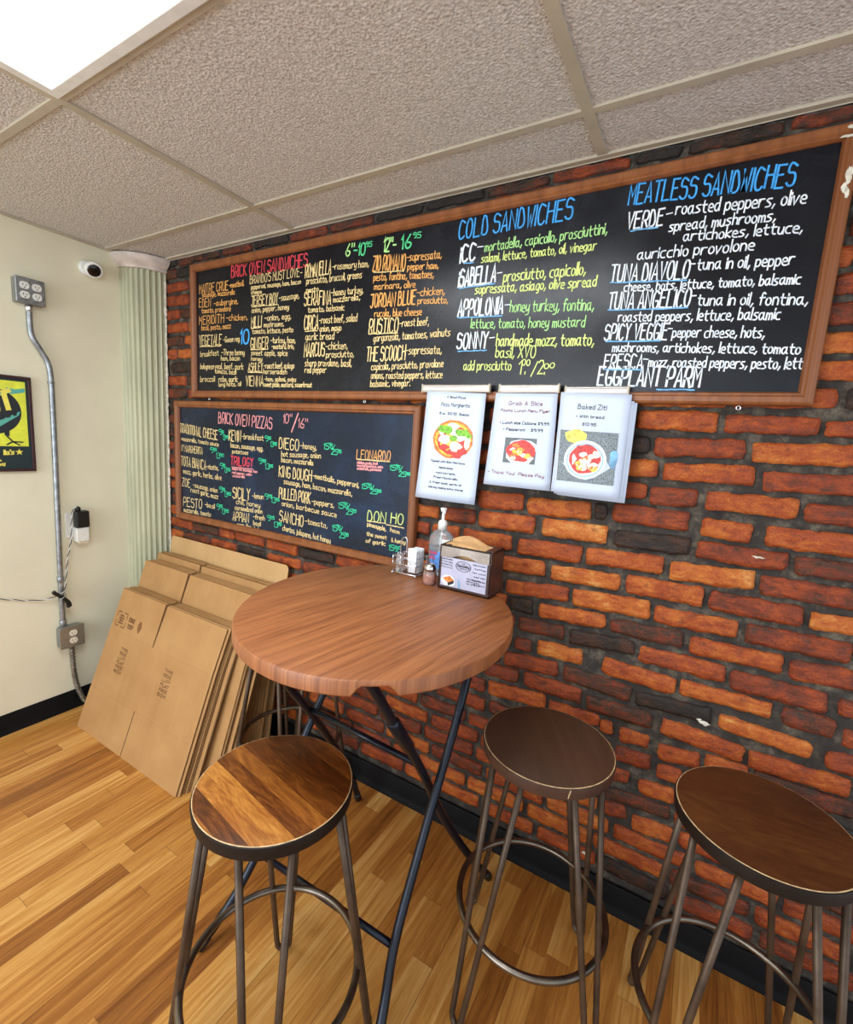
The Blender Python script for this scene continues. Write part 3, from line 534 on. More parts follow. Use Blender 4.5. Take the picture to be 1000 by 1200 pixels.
 (1, 'd', 'K', 'ZOE', 0.288, 1.165, 0.358, 1.165, 0.0422, 1.0), (1, 'd', 'K', '-sausage, onion', 0.382, 1.169, 0.583, 1.161, 0.0246, 1.0), (1, 'd', 'K', 'roast garlic, mozz', 0.362, 1.143, 0.587, 1.129, 0.0247, 1.0),
 (1, 'e', 'K', 'PESTO', 0.295, 1.058, 0.457, 1.063, 0.0472, 1.0), (1, 'e', 'K', '-basil', 0.481, 1.079, 0.559, 1.077, 0.0246, 1.0), (1, 'e', 'K', 'mozzarella, tomato', 0.299, 1.028, 0.527, 1.031, 0.0253, 1.0),
 (1, 'f', 'K', 'KEVIN', 0.671, 1.424, 0.758, 1.423, 0.051, 1.0), (1, 'f', 'K', '-breakfast', 0.766, 1.437, 0.915, 1.437, 0.0261, 1.0), (1, 'f', 'K', 'bacon, sausage, egg,', 0.684, 1.393, 0.912, 1.39, 0.0233, 1.0),
 (1, 'f', 'K', 'potatoes', 0.696, 1.366, 0.811, 1.366, 0.0193, 1.0), (1, 'g', 'R', 'TRILOGY', 0.684, 1.31, 0.847, 1.311, 0.0404, 1.3), (1, 'g', 'P', 'pepperoni, sausage, ham', 0.696, 1.288, 0.875, 1.286, 0.0129, 1.0),
 (1, 'g', 'P', 'red pepper, onion', 0.696, 1.267, 0.836, 1.269, 0.013, 1.0), (1, 'g', 'P', 'mozzarella', 0.7, 1.252, 0.788, 1.254, 0.0109, 1.0), (1, 'h', 'K', 'SICILY', 0.7, 1.148, 0.825, 1.15, 0.054, 1.0),
 (1, 'h', 'K', '-lemon', 0.841, 1.164, 0.919, 1.168, 0.0257, 1.0), (1, 'h', 'K', 'chili, honey', 0.726, 1.124, 0.896, 1.125, 0.0241, 1.0), (1, 'h', 'K', 'caramelized onion', 0.717, 1.094, 0.912, 1.098, 0.0231, 1.0),
 (1, 'i', 'K', 'APPIAN', 0.7, 1.038, 0.817, 1.043, 0.0437, 1.0), (1, 'i', 'K', '-fresh', 0.849, 1.066, 0.928, 1.069, 0.0228, 1.0), (1, 'i', 'K', 'mozz, figs', 0.734, 1.012, 0.834, 1.012, 0.0235, 1.0),
 (1, 'i', 'K', 'basil', 0.85, 1.037, 0.901, 1.038, 0.0208, 1.0), (1, 'i', 'K', 'balsamic', 0.858, 1.009, 0.937, 1.006, 0.0207, 1.0), (1, 'j', 'K', 'DIEGO', 1.016, 1.409, 1.139, 1.405, 0.0473, 1.0),
 (1, 'j', 'K', '-honey,', 1.148, 1.418, 1.241, 1.415, 0.0255, 1.0), (1, 'j', 'K', 'hot sausage, onion', 1.032, 1.374, 1.267, 1.383, 0.0239, 1.0), (1, 'j', 'K', 'bacon, mozzarella', 1.033, 1.35, 1.226, 1.35, 0.022, 1.0),
 (1, 'k', 'K', 'KING DOUGH', 1.019, 1.284, 1.218, 1.28, 0.0476, 1.0), (1, 'k', 'K', '-meatballs, pepperoni,', 1.225, 1.296, 1.476, 1.28, 0.023, 1.0), (1, 'k', 'K', 'sausage, ham, bacon, mozzarella,', 1.05, 1.254, 1.443, 1.242, 0.0237, 1.0),
 (1, 'l', 'K', 'PULLED PORK', 1.021, 1.186, 1.214, 1.182, 0.0483, 1.0), (1, 'l', 'K', '-peppers,', 1.222, 1.184, 1.349, 1.183, 0.0248, 1.0), (1, 'l', 'K', 'onion, barbecue sauce', 1.041, 1.153, 1.364, 1.144, 0.0233, 1.0),
 (1, 'm', 'K', 'SANCHO', 1.027, 1.08, 1.175, 1.074, 0.0492, 1.0), (1, 'm', 'K', '-tomato,', 1.185, 1.093, 1.315, 1.09, 0.0253, 1.0), (1, 'm', 'K', 'chorizo, jalapeno, hot honey', 1.047, 1.041, 1.335, 1.027, 0.0248, 1.0),
 (1, 'n', 'O', 'LEONARDO', 1.459, 1.394, 1.623, 1.398, 0.0371, 1.0), (1, 'n', 'P', 'chicken, pesto, basil', 1.463, 1.376, 1.563, 1.379, 0.01, 1.0), (1, 'n', 'P', 'roasted tomatoes, onion', 1.463, 1.364, 1.589, 1.368, 0.01, 1.0),
 (1, 'n', 'P', 'mozzarella, parmesan', 1.464, 1.353, 1.583, 1.356, 0.01, 1.0), (1, 'o', 'Y', 'DON HO', 1.526, 1.153, 1.697, 1.16, 0.0411, 1.0), (1, 'o', 'K', 'pineapple,', 1.527, 1.132, 1.619, 1.125, 0.0171, 1.0),
 (1, 'o', 'K', 'ham', 1.64, 1.126, 1.682, 1.123, 0.0167, 1.0), (1, 'o', 'K', 'the sweet', 1.526, 1.092, 1.624, 1.092, 0.0163, 1.0), (1, 'o', 'K', '& honey', 1.647, 1.086, 1.712, 1.088, 0.0158, 1.0),
 (1, 'o', 'K', 'of garlic', 1.523, 1.063, 1.62, 1.066, 0.0164, 1.0), (1, 'price3', 'T', '9', 0.594, 1.449, 0.62, 1.447, 0.0263, 1.0), (1, 'price3', 'T', '95', 0.62, 1.458, 0.633, 1.456, 0.0131, 1.0),
 (1, 'price3', 'T', '13', 0.628, 1.426, 0.644, 1.424, 0.0246, 1.0), (1, 'price3', 'T', '95', 0.644, 1.434, 0.669, 1.433, 0.0131, 1.0), (1, 'price4', 'T', '9', 0.526, 1.358, 0.553, 1.357, 0.027, 1.0),
 (1, 'price4', 'T', '95', 0.553, 1.369, 0.58, 1.368, 0.0134, 1.0), (1, 'price4', 'T', '13', 0.575, 1.334, 0.604, 1.334, 0.0252, 1.0), (1, 'price4', 'T', '95', 0.604, 1.344, 0.631, 1.343, 0.0133, 1.0),
 (1, 'price5', 'T', '9', 0.601, 1.285, 0.628, 1.285, 0.0269, 1.0), (1, 'price5', 'T', '95', 0.628, 1.296, 0.643, 1.294, 0.0134, 1.0), (1, 'price5', 'T', '13', 0.638, 1.269, 0.656, 1.268, 0.0251, 1.0),
 (1, 'price5', 'T', '95', 0.656, 1.278, 0.682, 1.278, 0.0133, 1.0), (1, 'price6', 'T', '9', 0.596, 1.166, 0.623, 1.166, 0.0273, 1.0), (1, 'price6', 'T', '95', 0.623, 1.177, 0.642, 1.176, 0.0136, 1.0),
 (1, 'price6', 'T', '13', 0.638, 1.148, 0.66, 1.148, 0.0255, 1.0), (1, 'price6', 'T', '95', 0.66, 1.158, 0.686, 1.159, 0.0135, 1.0), (1, 'price7', 'T', '9', 0.573, 1.077, 0.6, 1.077, 0.0278, 1.0),
 (1, 'price7', 'T', '95', 0.6, 1.089, 0.622, 1.089, 0.0138, 1.0), (1, 'price7', 'T', '13', 0.618, 1.059, 0.642, 1.06, 0.0259, 1.0), (1, 'price7', 'T', '95', 0.642, 1.071, 0.668, 1.072, 0.0137, 1.0),
 (1, 'price8', 'T', '9', 0.923, 1.436, 0.945, 1.435, 0.0245, 1.0), (1, 'price8', 'T', '95', 0.945, 1.445, 0.964, 1.444, 0.0122, 1.0), (1, 'price8', 'T', '13', 0.961, 1.413, 0.981, 1.412, 0.0229, 1.0),
 (1, 'price8', 'T', '95', 0.981, 1.421, 1.003, 1.421, 0.0121, 1.0), (1, 'price9', 'T', '9', 0.882, 1.33, 0.905, 1.329, 0.0251, 1.0), (1, 'price9', 'T', '95', 0.905, 1.339, 0.932, 1.339, 0.0125, 1.0),
 (1, 'price9', 'T', '13', 0.928, 1.31, 0.957, 1.31, 0.0233, 1.0), (1, 'price9', 'T', '95', 0.957, 1.32, 0.979, 1.319, 0.0124, 1.0), (1, 'price10', 'T', '9', 0.927, 1.17, 0.95, 1.17, 0.0254, 1.0),
 (1, 'price10', 'T', '95', 0.949, 1.181, 0.976, 1.181, 0.0126, 1.0), (1, 'price10', 'T', '13', 0.972, 1.16, 1.001, 1.161, 0.0236, 1.0), (1, 'price10', 'T', '95', 1.001, 1.171, 1.023, 1.171, 0.0125, 1.0),
 (1, 'price11', 'T', '9', 0.944, 1.071, 0.966, 1.071, 0.0256, 1.0), (1, 'price11', 'T', '95', 0.966, 1.082, 0.993, 1.083, 0.0127, 1.0), (1, 'price11', 'T', '13', 0.99, 1.048, 1.018, 1.05, 0.0238, 1.0),
 (1, 'price11', 'T', '95', 1.018, 1.06, 1.04, 1.061, 0.0126, 1.0), (1, 'price12', 'T', '15', 1.282, 1.423, 1.311, 1.423, 0.0239, 1.0), (1, 'price12', 'T', '95/', 1.311, 1.431, 1.342, 1.423, 0.0197, 1.0),
 (1, 'price12', 'T', '25', 1.326, 1.404, 1.359, 1.403, 0.0222, 1.0), (1, 'price12', 'T', '95', 1.359, 1.413, 1.378, 1.412, 0.0117, 1.0), (1, 'price13', 'T', '15', 1.372, 1.184, 1.401, 1.186, 0.0242, 1.0),
 (1, 'price13', 'T', '95/', 1.401, 1.194, 1.432, 1.188, 0.02, 1.0), (1, 'price13', 'T', '25', 1.417, 1.165, 1.45, 1.167, 0.0224, 1.0), (1, 'price13', 'T', '95', 1.449, 1.176, 1.468, 1.177, 0.0119, 1.0),
 (1, 'price14', 'T', '15', 1.343, 1.085, 1.37, 1.087, 0.0247, 1.0), (1, 'price14', 'T', '95/', 1.369, 1.095, 1.398, 1.089, 0.0204, 1.0), (1, 'price14', 'T', '25', 1.384, 1.06, 1.415, 1.063, 0.023, 1.0),
 (1, 'price14', 'T', '95', 1.415, 1.072, 1.432, 1.073, 0.0122, 1.0), (1, 'price15', 'T', '15', 1.622, 1.364, 1.651, 1.365, 0.0194, 1.0), (1, 'price15', 'T', '95/', 1.65, 1.372, 1.68, 1.366, 0.016, 1.0),
 (1, 'price15', 'T', '25', 1.666, 1.344, 1.698, 1.345, 0.018, 1.0), (1, 'price15', 'T', '95', 1.698, 1.352, 1.716, 1.352, 0.0095, 1.0), (1, 'price16', 'T', '15', 1.49, 1.278, 1.519, 1.28, 0.0204, 1.0),
 (1, 'price16', 'T', '95/', 1.519, 1.287, 1.55, 1.281, 0.0168, 1.0), (1, 'price16', 'T', '25', 1.535, 1.263, 1.569, 1.264, 0.0189, 1.0), (1, 'price16', 'T', '95', 1.568, 1.272, 1.587, 1.273, 0.01, 1.0),
 (1, 'price17', 'T', '15', 1.636, 1.052, 1.662, 1.054, 0.0211, 1.0), (1, 'price17', 'T', '95', 1.664, 1.051, 1.694, 1.052, 0.021, 1.0)]
UNDER = [(0, 'U', 1.879, 2.074, 1.918, 2.072), (0, 'U', 1.87, 1.996, 2.0, 1.998), (0, 'U', 1.871, 1.902, 2.034, 1.897),
 (0, 'U', 1.88, 1.792, 1.989, 1.791), (0, 'U', 2.394, 2.094, 2.465, 2.093), (0, 'U', 2.356, 1.962, 2.552, 1.948),
 (0, 'U', 2.358, 1.888, 2.564, 1.877), (0, 'U', 2.362, 1.8, 2.508, 1.796), (0, 'U', 2.368, 1.721, 2.469, 1.719),
 (0, 'U', 2.513, 1.665, 2.607, 1.664), (0, 'K', 1.504, 2.09, 1.642, 2.078), (0, 'K', 1.494, 1.87, 1.629, 1.866),
 (0, 'K', 1.159, 1.899, 1.23, 1.898), (0, 'K', 0.831, 2.023, 0.997, 2.019), (0, 'K', 0.828, 1.931, 0.895, 1.932),
 (0, 'K', 0.825, 1.839, 0.94, 1.837), (0, 'K', 0.809, 1.741, 0.906, 1.739), (0, 'K', 0.453, 1.869, 0.615, 1.865),
 (1, 'K', 1.459, 1.393, 1.623, 1.395), (1, 'K', 1.526, 1.152, 1.618, 1.154), (1, 'K', 1.618, 1.151, 1.703, 1.149),
 (1, 'P', 0.692, 1.299, 0.847, 1.301)]
ents = {}
for t in TEXTS: ents.setdefault((t[0], t[1] if t[1] != 'heading' else (t[1], t[4])), []).append(t)
for (b, e), L in ents.items():
    bm = bmesh.new(); cols = sorted(set(t[2] for t in L))
    for _, _, col, txt, x0, z0, x1, z1, h, wf in L:
        w = min(.0062, max(.0031, h*.09))*wf
        write(bm, txt, (x0, YB, z0), (x1, YB, z1), (0, 0, 1), h, w, mi=cols.index(col))
    bm.transform(boards[b][1])
    mesh_obj('chalk_heading' if e[0] == 'heading' else 'chalk_price' if str(e).startswith('price') else 'chalk_writing', bm, [CHALK[c] for c in cols], boards[b][0])
for b, c, x0, z0, x1, z1 in UNDER:
    bm = bmesh.new(); n_ = 10; pts = [(Vector((x0+(x1-x0)*k/n_, YB-.0009, z0+(z1-z0)*k/n_+random.uniform(-.001, .001))), .0014+random.uniform(0, .0008)) for k in range(n_+1)]
    V = [(bm.verts.new(q-Vector((0, 0, w))), bm.verts.new(q+Vector((0, 0, w)))) for q, w in pts]
    for A, Bv in zip(V, V[1:]): bm.faces.new((A[0], Bv[0], Bv[1], A[1]))
    bm.transform(boards[b][1]); mesh_obj('chalk_underline', bm, CHALK[c], boards[b][0])
def hook(x, z, parent, M):                                        # screw eye under a frame
    bm = bmesh.new(); tube(bm, [(x, -.018, z+.004), (x, -.018, z-.002)], .0018, 8)
    tube(bm, [(x+.0048*math.cos(a), -.018, z-.0065+.0048*math.sin(a)) for a in (2*PI*k/16 for k in range(16))], .0017, 8, closed=True)
    bm.transform(M); mesh_obj('screw_eye', bm, M_chrome, parent)
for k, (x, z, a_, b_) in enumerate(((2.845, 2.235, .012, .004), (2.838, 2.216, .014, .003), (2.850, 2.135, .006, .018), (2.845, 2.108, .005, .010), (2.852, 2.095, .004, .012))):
    bm = bmesh.new(); disc(bm, Vector((x, -.0346, z)), Vector((1, 0, 0)), Vector((0, 0, 1)), blob(0, 0, a_, b_, 22, .3, k+3))   # pale flecks on the right stile
    bm.transform(boards[0][1]); mesh_obj('pale_fleck', bm, M_caulk, boards[0][0])
for x in (.526, 1.489, 2.712): hook(x, 1.6250, *boards[0])

# ------------------------------------------------------------------ order rails and hanging menu sheets
def rail(x0, x1, z, label):
    t = tag(empty('order_rail', ((x0+x1)/2, -.034, z)), label, 'order rail', 'order rails along the long board')
    w = (x1-x0)/2; bm = bmesh.new()
    pr = [(0, -.013), (-.004, -.015), (-.010, -.013), (-.012, -.006), (-.011, .004), (-.0135, .006), (-.0125, .009), (-.004, .013), (0, .013)]
    A, B = [[bm.verts.new((s*w, y, zz)) for y, zz in pr] for s in (-1, 1)]; k = len(pr)
    for i in range(k): bm.faces.new((A[i], A[(i+1) % k], B[(i+1) % k], B[i]))
    bm.faces.new(A[::-1]); bm.faces.new(B); bmesh.ops.recalc_face_normals(bm, faces=bm.faces)
    mesh_obj('body', bm, M_alu, t, bevel=.0006)
    for s in (-1, 1):
        bm = bmesh.new(); box(bm, s*w-.003, s*w+.003, -.014, 0, -.015, .014); mesh_obj('end_cap', bm, M_grid, t, bevel=.002)
M_alu = plain('brushed_aluminium', (206, 200, 192), .3, .75, var=.12, scale=8, sz=(1, 60, 60))
rail(1.766, 2.021, 1.666, 'narrow metal order rail on the board frame, over the pizza photo sheet')
rail(2.057, 2.248, 1.665, 'narrow metal order rail on the board frame, over the middle sheet')
rail(2.269, 2.444, 1.659, 'narrow metal order rail on the board frame, over the baked ziti sheet')
P_ = {k: plain('print_'+k, c, .5, var=v, scale=s) for k, c, v, s in (('grey', (58, 62, 70), .1, 60), ('black', (30, 32, 36), .1, 60), ('maroon', (122, 52, 66), .1, 60), ('crust', (214, 120, 52), .25, 90), ('sauce', (206, 58, 52), .25, 120), ('cheese', (246, 240, 214), .06, 60), ('basil', (110, 168, 44), .3, 120), ('gold', (240, 186, 62), .2, 90),
    ('plate', (226, 234, 244), .05, 40), ('granite', (96, 104, 108), .6, 330), ('steelblue', (122, 176, 216), .2, 30), ('slate', (96, 104, 106), .12, 50), ('bread', (236, 208, 92), .25, 60))}
PK = list(P_); PI_ = {k: i for i, k in enumerate(PK)}; PM = [P_[k] for k in PK]
def sheet(name, corners, y, label, group=None, prints=None, bow=.006, flare=.012, seed=0):
    """hanging sheet: corners TL, TR, BR, BL as (x, z); prints(bm, at, ux, uz)"""
    TL, TR, BR, BL = [Vector((c[0], 0, c[1])) for c in corners]
    base = Vector(((TL.x+TR.x)/2, y, TL.z)); t = tag(empty(name, base), label, 'menu sheet', group)
    def pt(u, v):
        p = TL.lerp(TR, u).lerp(BL.lerp(BR, u), v); p.y = y-flare*v*v-bow*math.sin(PI*u)*v; return p-base
    bm = bmesh.new(); nu, nv = 8, 12
    V = [[bm.verts.new(pt(i/nu, j/nv)) for i in range(nu+1)] for j in range(nv+1)]
    for j in range(nv):
        for i in range(nu): bm.faces.new((V[j+1][i], V[j+1][i+1], V[j][i+1], V[j][i])).smooth = True
    o = mesh_obj('paper', bm, M_paper, t); s = o.modifiers.new('thick', 'SOLIDIFY'); s.thickness = .0006; s.offset = 1
    if prints:
        bm = bmesh.new(); prints(bm); bmesh.ops.subdivide_edges(bm, edges=[e for e in bm.edges if e.calc_length() > .08], cuts=2)
        for v in bm.verts:                                        # (u across, w down, layer) -> on the bowed paper
            v.co = pt(v.co.x, v.co.z)+Vector((0, -.0012-.0003*v.co.y, 0))
        mesh_obj('print', bm, PM, t)
    return t
UX, UZ, O0 = Vector((1, 0, 0)), Vector((0, 0, 1)), Vector((0, 0, 0))
def ptxt(bm, txt, u0, u1, v, h, col, w=.005): # text in sheet units, v downwards
    b2 = bmesh.new(); write(b2, txt, (u0, 0, -v), (u1, 0, -v), (0, 0, 1), h, w, lift=(0, -.0001, 0), mi=PI_[col], jit=.12, slant=.12)
    off = len(bm.verts); vm = {}
    for q in b2.verts: vm[q] = bm.verts.new((q.co.x, 0, -q.co.z))
    for f in b2.faces: bm.faces.new([vm[q] for q in f.verts]).material_index = f.material_index
    b2.free()
def patch(bm, pts, col, layer):
    bm.faces.new([bm.verts.new((a, layer, b)) for a, b in pts]).material_index = PI_[col]
def pr_pizza(bm):
    ptxt(bm, 'A Small Pizza', .36, .68, .055, .018, 'grey', .006); ptxt(bm, 'Pizza Margherita', .27, .76, .13, .032, 'black', .006); ptxt(bm, '8 oz  $10.95  Special', .26, .76, .205, .02, 'grey', .006)
    c = (.53, .425); patch(bm, blob(*c, .34, .175, 28, .03, 1), 'crust', 1); patch(bm, blob(*c, .30, .150, 24, .06, 2), 'gold', 2); patch(bm, blob(.55, .44, .27, .13, 20, .12, 3), 'sauce', 3)
    for k, (a, b, r, s) in enumerate([(.52, .31, .1, .03), (.40, .43, .1, .045), (.60, .49, .1, .05), (.66, .40, .11, .04), (.78, .45, .05, .06), (.55, .36, .08, .03), (.34, .36, .05, .03)]): patch(bm, blob(a, b, r, s, 12, .2, k), 'cheese', 4)
    for k, (a, b, r, s) in enumerate([(.42, .50, .09, .025), (.72, .53, .09, .03), (.64, .57, .08, .025)]): patch(bm, blob(a, b, r, s, 12, .25, k+30), 'sauce', 5)
    for k, (a, b, r, s) in enumerate([(.40, .345, .12, .035), (.70, .36, .12, .032), (.54, .415, .06, .03), (.33, .32, .05, .02), (.80, .385, .05, .02)]): patch(bm, blob(a, b, r, s, 12, .3, k+50), 'basil', 6)
    for txt, u0, u1, v in (('Topped with San Marzano', .2, .78, .645), ('tomato sauce,', .36, .6, .70), ('mozzarella,', .32, .66, .75), ('Fresh Mozzarella,', .29, .7, .795), ('& fresh basil, garlic oil', .23, .76, .845), ('add any topping extra charge', .22, .8, .89)): ptxt(bm, txt, u0, u1, v, .017, 'grey', .006)
def pr_mid(bm):
    ptxt(bm, 'Grab A Slice', .24, .78, .125, .04, 'maroon', .008); ptxt(bm, 'Pasta Lunch Menu Flyer', .12, .9, .195, .028, 'maroon', .007)
    ptxt(bm, '* Lunch size Calzone $9.99', .13, .9, .325, .028, 'grey', .008); ptxt(bm, '* Pepperoni    $9.99', .2, .82, .395, .028, 'grey', .008)
    patch(bm, [(.26, .47), (.75, .47), (.75, .74), (.26, .74)], 'slate', 1); patch(bm, [(.3, .6), (.36, .51), (.5, .485), (.66, .495), (.75, .53), (.755, .58), (.72, .68), (.66, .742), (.4, .742), (.31, .69)], 'plate', 2)
    patch(bm, blob(.52, .61, .22, .115, 20, .08, 5), 'sauce', 3)
    for k in range(14):
        r = random.Random(k); patch(bm, blob(.52+r.uniform(-.17, .17), .61+r.uniform(-.08, .08), .045, .022, 8, .3, k), ['gold', 'crust', 'cheese'][k % 3], 4)
    ptxt(bm, '* Thank You!  Please Pay', .05, .9, .87, .034, 'maroon', .007)
def pr_ziti(bm):
    ptxt(bm, 'Baked Ziti', .27, .68, .155, .045, 'black', .008); ptxt(bm, '* With bread', .26, .66, .24, .028, 'grey', .007); ptxt(bm, '$12.95', .36, .56, .315, .026, 'grey', .007)
    patch(bm, [(.05, .37), (.89, .37), (.91, .875), (.07, .88)], 'granite', 1)
    patch(bm, blob(.29, .43, .17, .07, 14, .14, 4), 'bread', 2); patch(bm, blob(.86, .62, .06, .10, 10, .2, 9), 'steelblue', 2)
    patch(bm, blob(.46, .65, .31, .19, 30, .01, 1), 'plate', 3); patch(bm, blob(.46, .655, .27, .165, 30, .01, 1), 'steelblue', 4); patch(bm, blob(.46, .655, .255, .155, 30, .01, 1), 'plate', 5)
    patch(bm, blob(.455, .645, .23, .142, 24, .05, 2), 'sauce', 6)
    for k in range(22):
        r = random.Random(k+5); patch(bm, blob(.47+r.uniform(-.14, .16), .655+r.uniform(-.08, .09), .055, .026, 8, .3, k), ['cheese', 'cheese', 'plate', 'gold', 'crust'][k % 5], 7)
c1 = [(1.789, 1.644), (2.013, 1.636), (2.007, 1.28), (1.771, 1.281)]
c2 = [(2.047, 1.638), (2.248, 1.637), (2.256, 1.354), (2.032, 1.354)]
c3 = [(2.258, 1.641), (2.457, 1.635), (2.457, 1.352), (2.261, 1.355)]
up = lambda c, d=.012: [(c[0][0], c[0][1]+d), (c[1][0], c[1][1]+d), c[2], c[3]]
sheet('menu_sheet', up(c1), -.0475, 'tall white sheet with a pizza photo, leftmost of the hanging menu sheets', prints=pr_pizza)
sheet('menu_sheet', up(c2), -.0475, 'white sheet with a small bowl photo and maroon script, between the two other sheets', prints=pr_mid, flare=.008)
sheet('menu_sheet', up(c3), -.0495, 'white baked ziti sheet with a large plate photo, rightmost of the hanging sheets', prints=pr_ziti, flare=.016)
for k, (dx, dz) in enumerate(((.008, -.006), (.016, -.010))):
    q = [(a+dx, b+dz) for a, b in c3]; sheet('menu_sheet', up(q, 0), -.0465+.002*k-.0, 'plain sheet edge showing behind the baked ziti sheet', 'spare sheets behind the ziti sheet', flare=.011-.004*k, bow=.004)

# ------------------------------------------------------------------ flattened cardboard boxes
random.seed(21)
def carton(x0, x1, y0, L, lean, label, group=None, fold=3.0, stamp=False, slot=.5604, ty=.0028):
    W = x1-x0; t = tag(empty('flattened_box', (x0, y0, 0), (-math.radians(lean), 0, 0)), label, 'cardboard box', group)
    fl = L*.293; g = .0028; cr = .00015
    bm = bmesh.new(); s = slot-x0
    th = ty
    box(bm, 0, s-g, 0, th, L-fl+cr, L)                            # flap cut by the slot
    M = Matrix.Translation((0, 0, L-fl)) @ Matrix.Rotation(-math.radians(fold), 4, 'X') @ Matrix.Translation((0, 0, -(L-fl)))
    box(bm, s+g, W, 0, th, L-fl+cr, L-.004, M=M if fold else None)
    box(bm, 0, W, 0, th, fl, L-fl); box(bm, 0, s*1.05-g, 0, th, 0, fl-cr); box(bm, s*1.05+g, W, 0, th, 0, fl-cr)
    for f in bm.faces:
        n_ = f.normal if f.normal.length else (f.normal_update() or f.normal)
        f.material_index = 0 if abs(n_.y) > .7 else 1
    mesh_obj('front_panel', bm, [M_card, M_edge], t, bevel=.0004, seg=1)
    bm = bmesh.new(); o = random.uniform(-.004, .004)
    box(bm, o, s-g, th+.0008, 2*th, L-fl, L-random.uniform(.001, .006)); box(bm, s+g, W+o*.5, th+.0008, 2*th, L-fl, L-random.uniform(.004, .010), M=M); box(bm, o, W+o*.5, th+.0008, 2*th, fl, L-fl-cr); box(bm, o, W, th+.0008, 2*th, .0, fl-cr)
    for f in bm.faces:
        f.normal_update(); f.material_index = 0 if abs(f.normal.y) > .7 else 1
    mesh_obj('back_panel', bm, [M_card2, M_edge], t)
    if stamp:
        def at(u, v): return Vector((u*W, -.0006, v*L))
        def st(bm, a, b, w=.0035): 
            d = (b-a).normalized(); s_ = Vector((0, -1, 0)).cross(d)*w*.5; bm.faces.new([bm.verts.new(v) for v in (a-s_, b-s_, b+s_, a+s_)])
        bm = bmesh.new(); c = at(.085, .79); hw, hh = .042, .034    # maker's square mark
        for k in range(4):
            q = [c+Vector((sx*hw, 0, sz*hh)) for sx, sz in (((-1, -1), (1, -1)), ((1, -1), (1, 1)), ((1, 1), (-1, 1)), ((-1, 1), (-1, -1)))[k]]
            st(bm, q[0], q[0].lerp(q[1], .38), .005); st(bm, q[0].lerp(q[1], .62), q[1], .005)
        for k in range(4): st(bm, c+Vector((-.022+.003*(k % 2), 0, -.018+.012*k)), c+Vector((.022-.005*(k % 2), 0, -.018+.012*k)), .0065)
        st(bm, c+Vector((-.004, 0, -.022)), c+Vector((-.004, 0, .024)), .006); mesh_obj('maker_mark', bm, M_ink, t)
        bm = bmesh.new()
        for txt, dz in (('EDGE', .006), ('TEST', -.026)): write(bm, txt, at(.165, .79)+Vector((0, 0, dz)), at(.225, .79)+Vector((0, 0, dz)), (0, 0, 1), .017, .0045)
        mesh_obj('printed_words', bm, M_ink, t)
        bm = bmesh.new(); disc(bm, at(.285, .79), UX, UZ, blob(0, 0, .016, .028, 16, .1, 2)); mesh_obj('ink_smudge', bm, plain('faded_ink', (126, 84, 44), .8, var=.2, scale=120), t)
        for (u, v) in ((.215, .54), (.665, .545)):
            bm = bmesh.new()
            for k, txt in enumerate(('THIS', 'SIDE', 'UP', 'FLAT', 'PACK', 'BOX')): write(bm, txt, at(u, v)+Vector((-.03, 0, .042-k*.021)), at(u, v)+Vector((.03, 0, .042-k*.021)), (0, 0, 1), .0125, .0021 if k < 3 else .0028)
            mesh_obj('handling_stamp', bm, M_ink, t)
    return t
G1 = 'flattened boxes in the front bundle'; G2 = 'flattened boxes in the second bundle'; G3 = 'flattened boxes in the third bundle'; G4 = 'flattened boxes against the wall'
for k in range(7):
    carton(.1845+random.uniform(-.003, .006)*(k > 0), .9985+.006*k*(k > 2)+random.uniform(-.012, .014)*(k > 0), -.511+.0088*k, .684+random.uniform(-.003, .003)*(k > 0), 20.3-.03*k,
           'front flattened cardboard box with brown printed stamps, leaning outermost in the stack' if k == 0 else 'flattened cardboard box pressed right behind the stamped front one, only its edges showing', G1 if k else None, stamp=(k == 0), fold=2.2)
for k in range(6):
    carton(.185+.003*k+random.uniform(-.003, .004), 1.085+.007*k+random.uniform(-.012, .010), -.416+.0088*k, .812-random.uniform(0, .005), 18.4-.03*k,
           'taller flattened box, its plain tan face rising just above the front bundle' if k == 0 else 'flattened cardboard box edge in the second, taller bundle of the stack', G2 if k else None, fold=2)
for k in range(5):
    carton(.19+random.uniform(-.004, .004), 1.075+.008*k, -.238+.0092*k, .812-random.uniform(0, .006), 10.0-.05*k,
           'flattened box at the head of the third bundle, one step below the rearmost sheet' if k == 0 else 'flattened cardboard box edge in the third bundle, near the brick wall', G3 if k else None, fold=1.2)
# rearmost: a plain rounded sheet
t = tag(empty('cardboard_sheet', (.2, -.14, 0), (-math.radians(7.4), 0, 0)), 'tallest plain cardboard sheet with rounded top corners, rearmost against the brick', 'cardboard sheet')
bm = bmesh.new(); W_, L_, r = .9, .893, .02
out = [(0, 0), (W_, 0)]+[(W_-r+r*math.cos(a), L_-r+r*math.sin(a)) for a in (PI/2*k/6 for k in range(7))]+[(r+r*math.cos(a), L_-r+r*math.sin(a)) for a in (PI/2+PI/2*k/6 for k in range(7))]
A = [bm.verts.new((x, 0, z)) for x, z in out]; Bv = [bm.verts.new((x, .006, z)) for x, z in out]; k_ = len(out)
bm.faces.new(A); bm.faces.new(Bv[::-1])
for i in range(k_): bm.faces.new((A[i], Bv[i], Bv[(i+1) % k_], A[(i+1) % k_])).material_index = 1
bmesh.ops.recalc_face_normals(bm, faces=bm.faces); mesh_obj('panel', bm, [M_card2, M_edge], t)

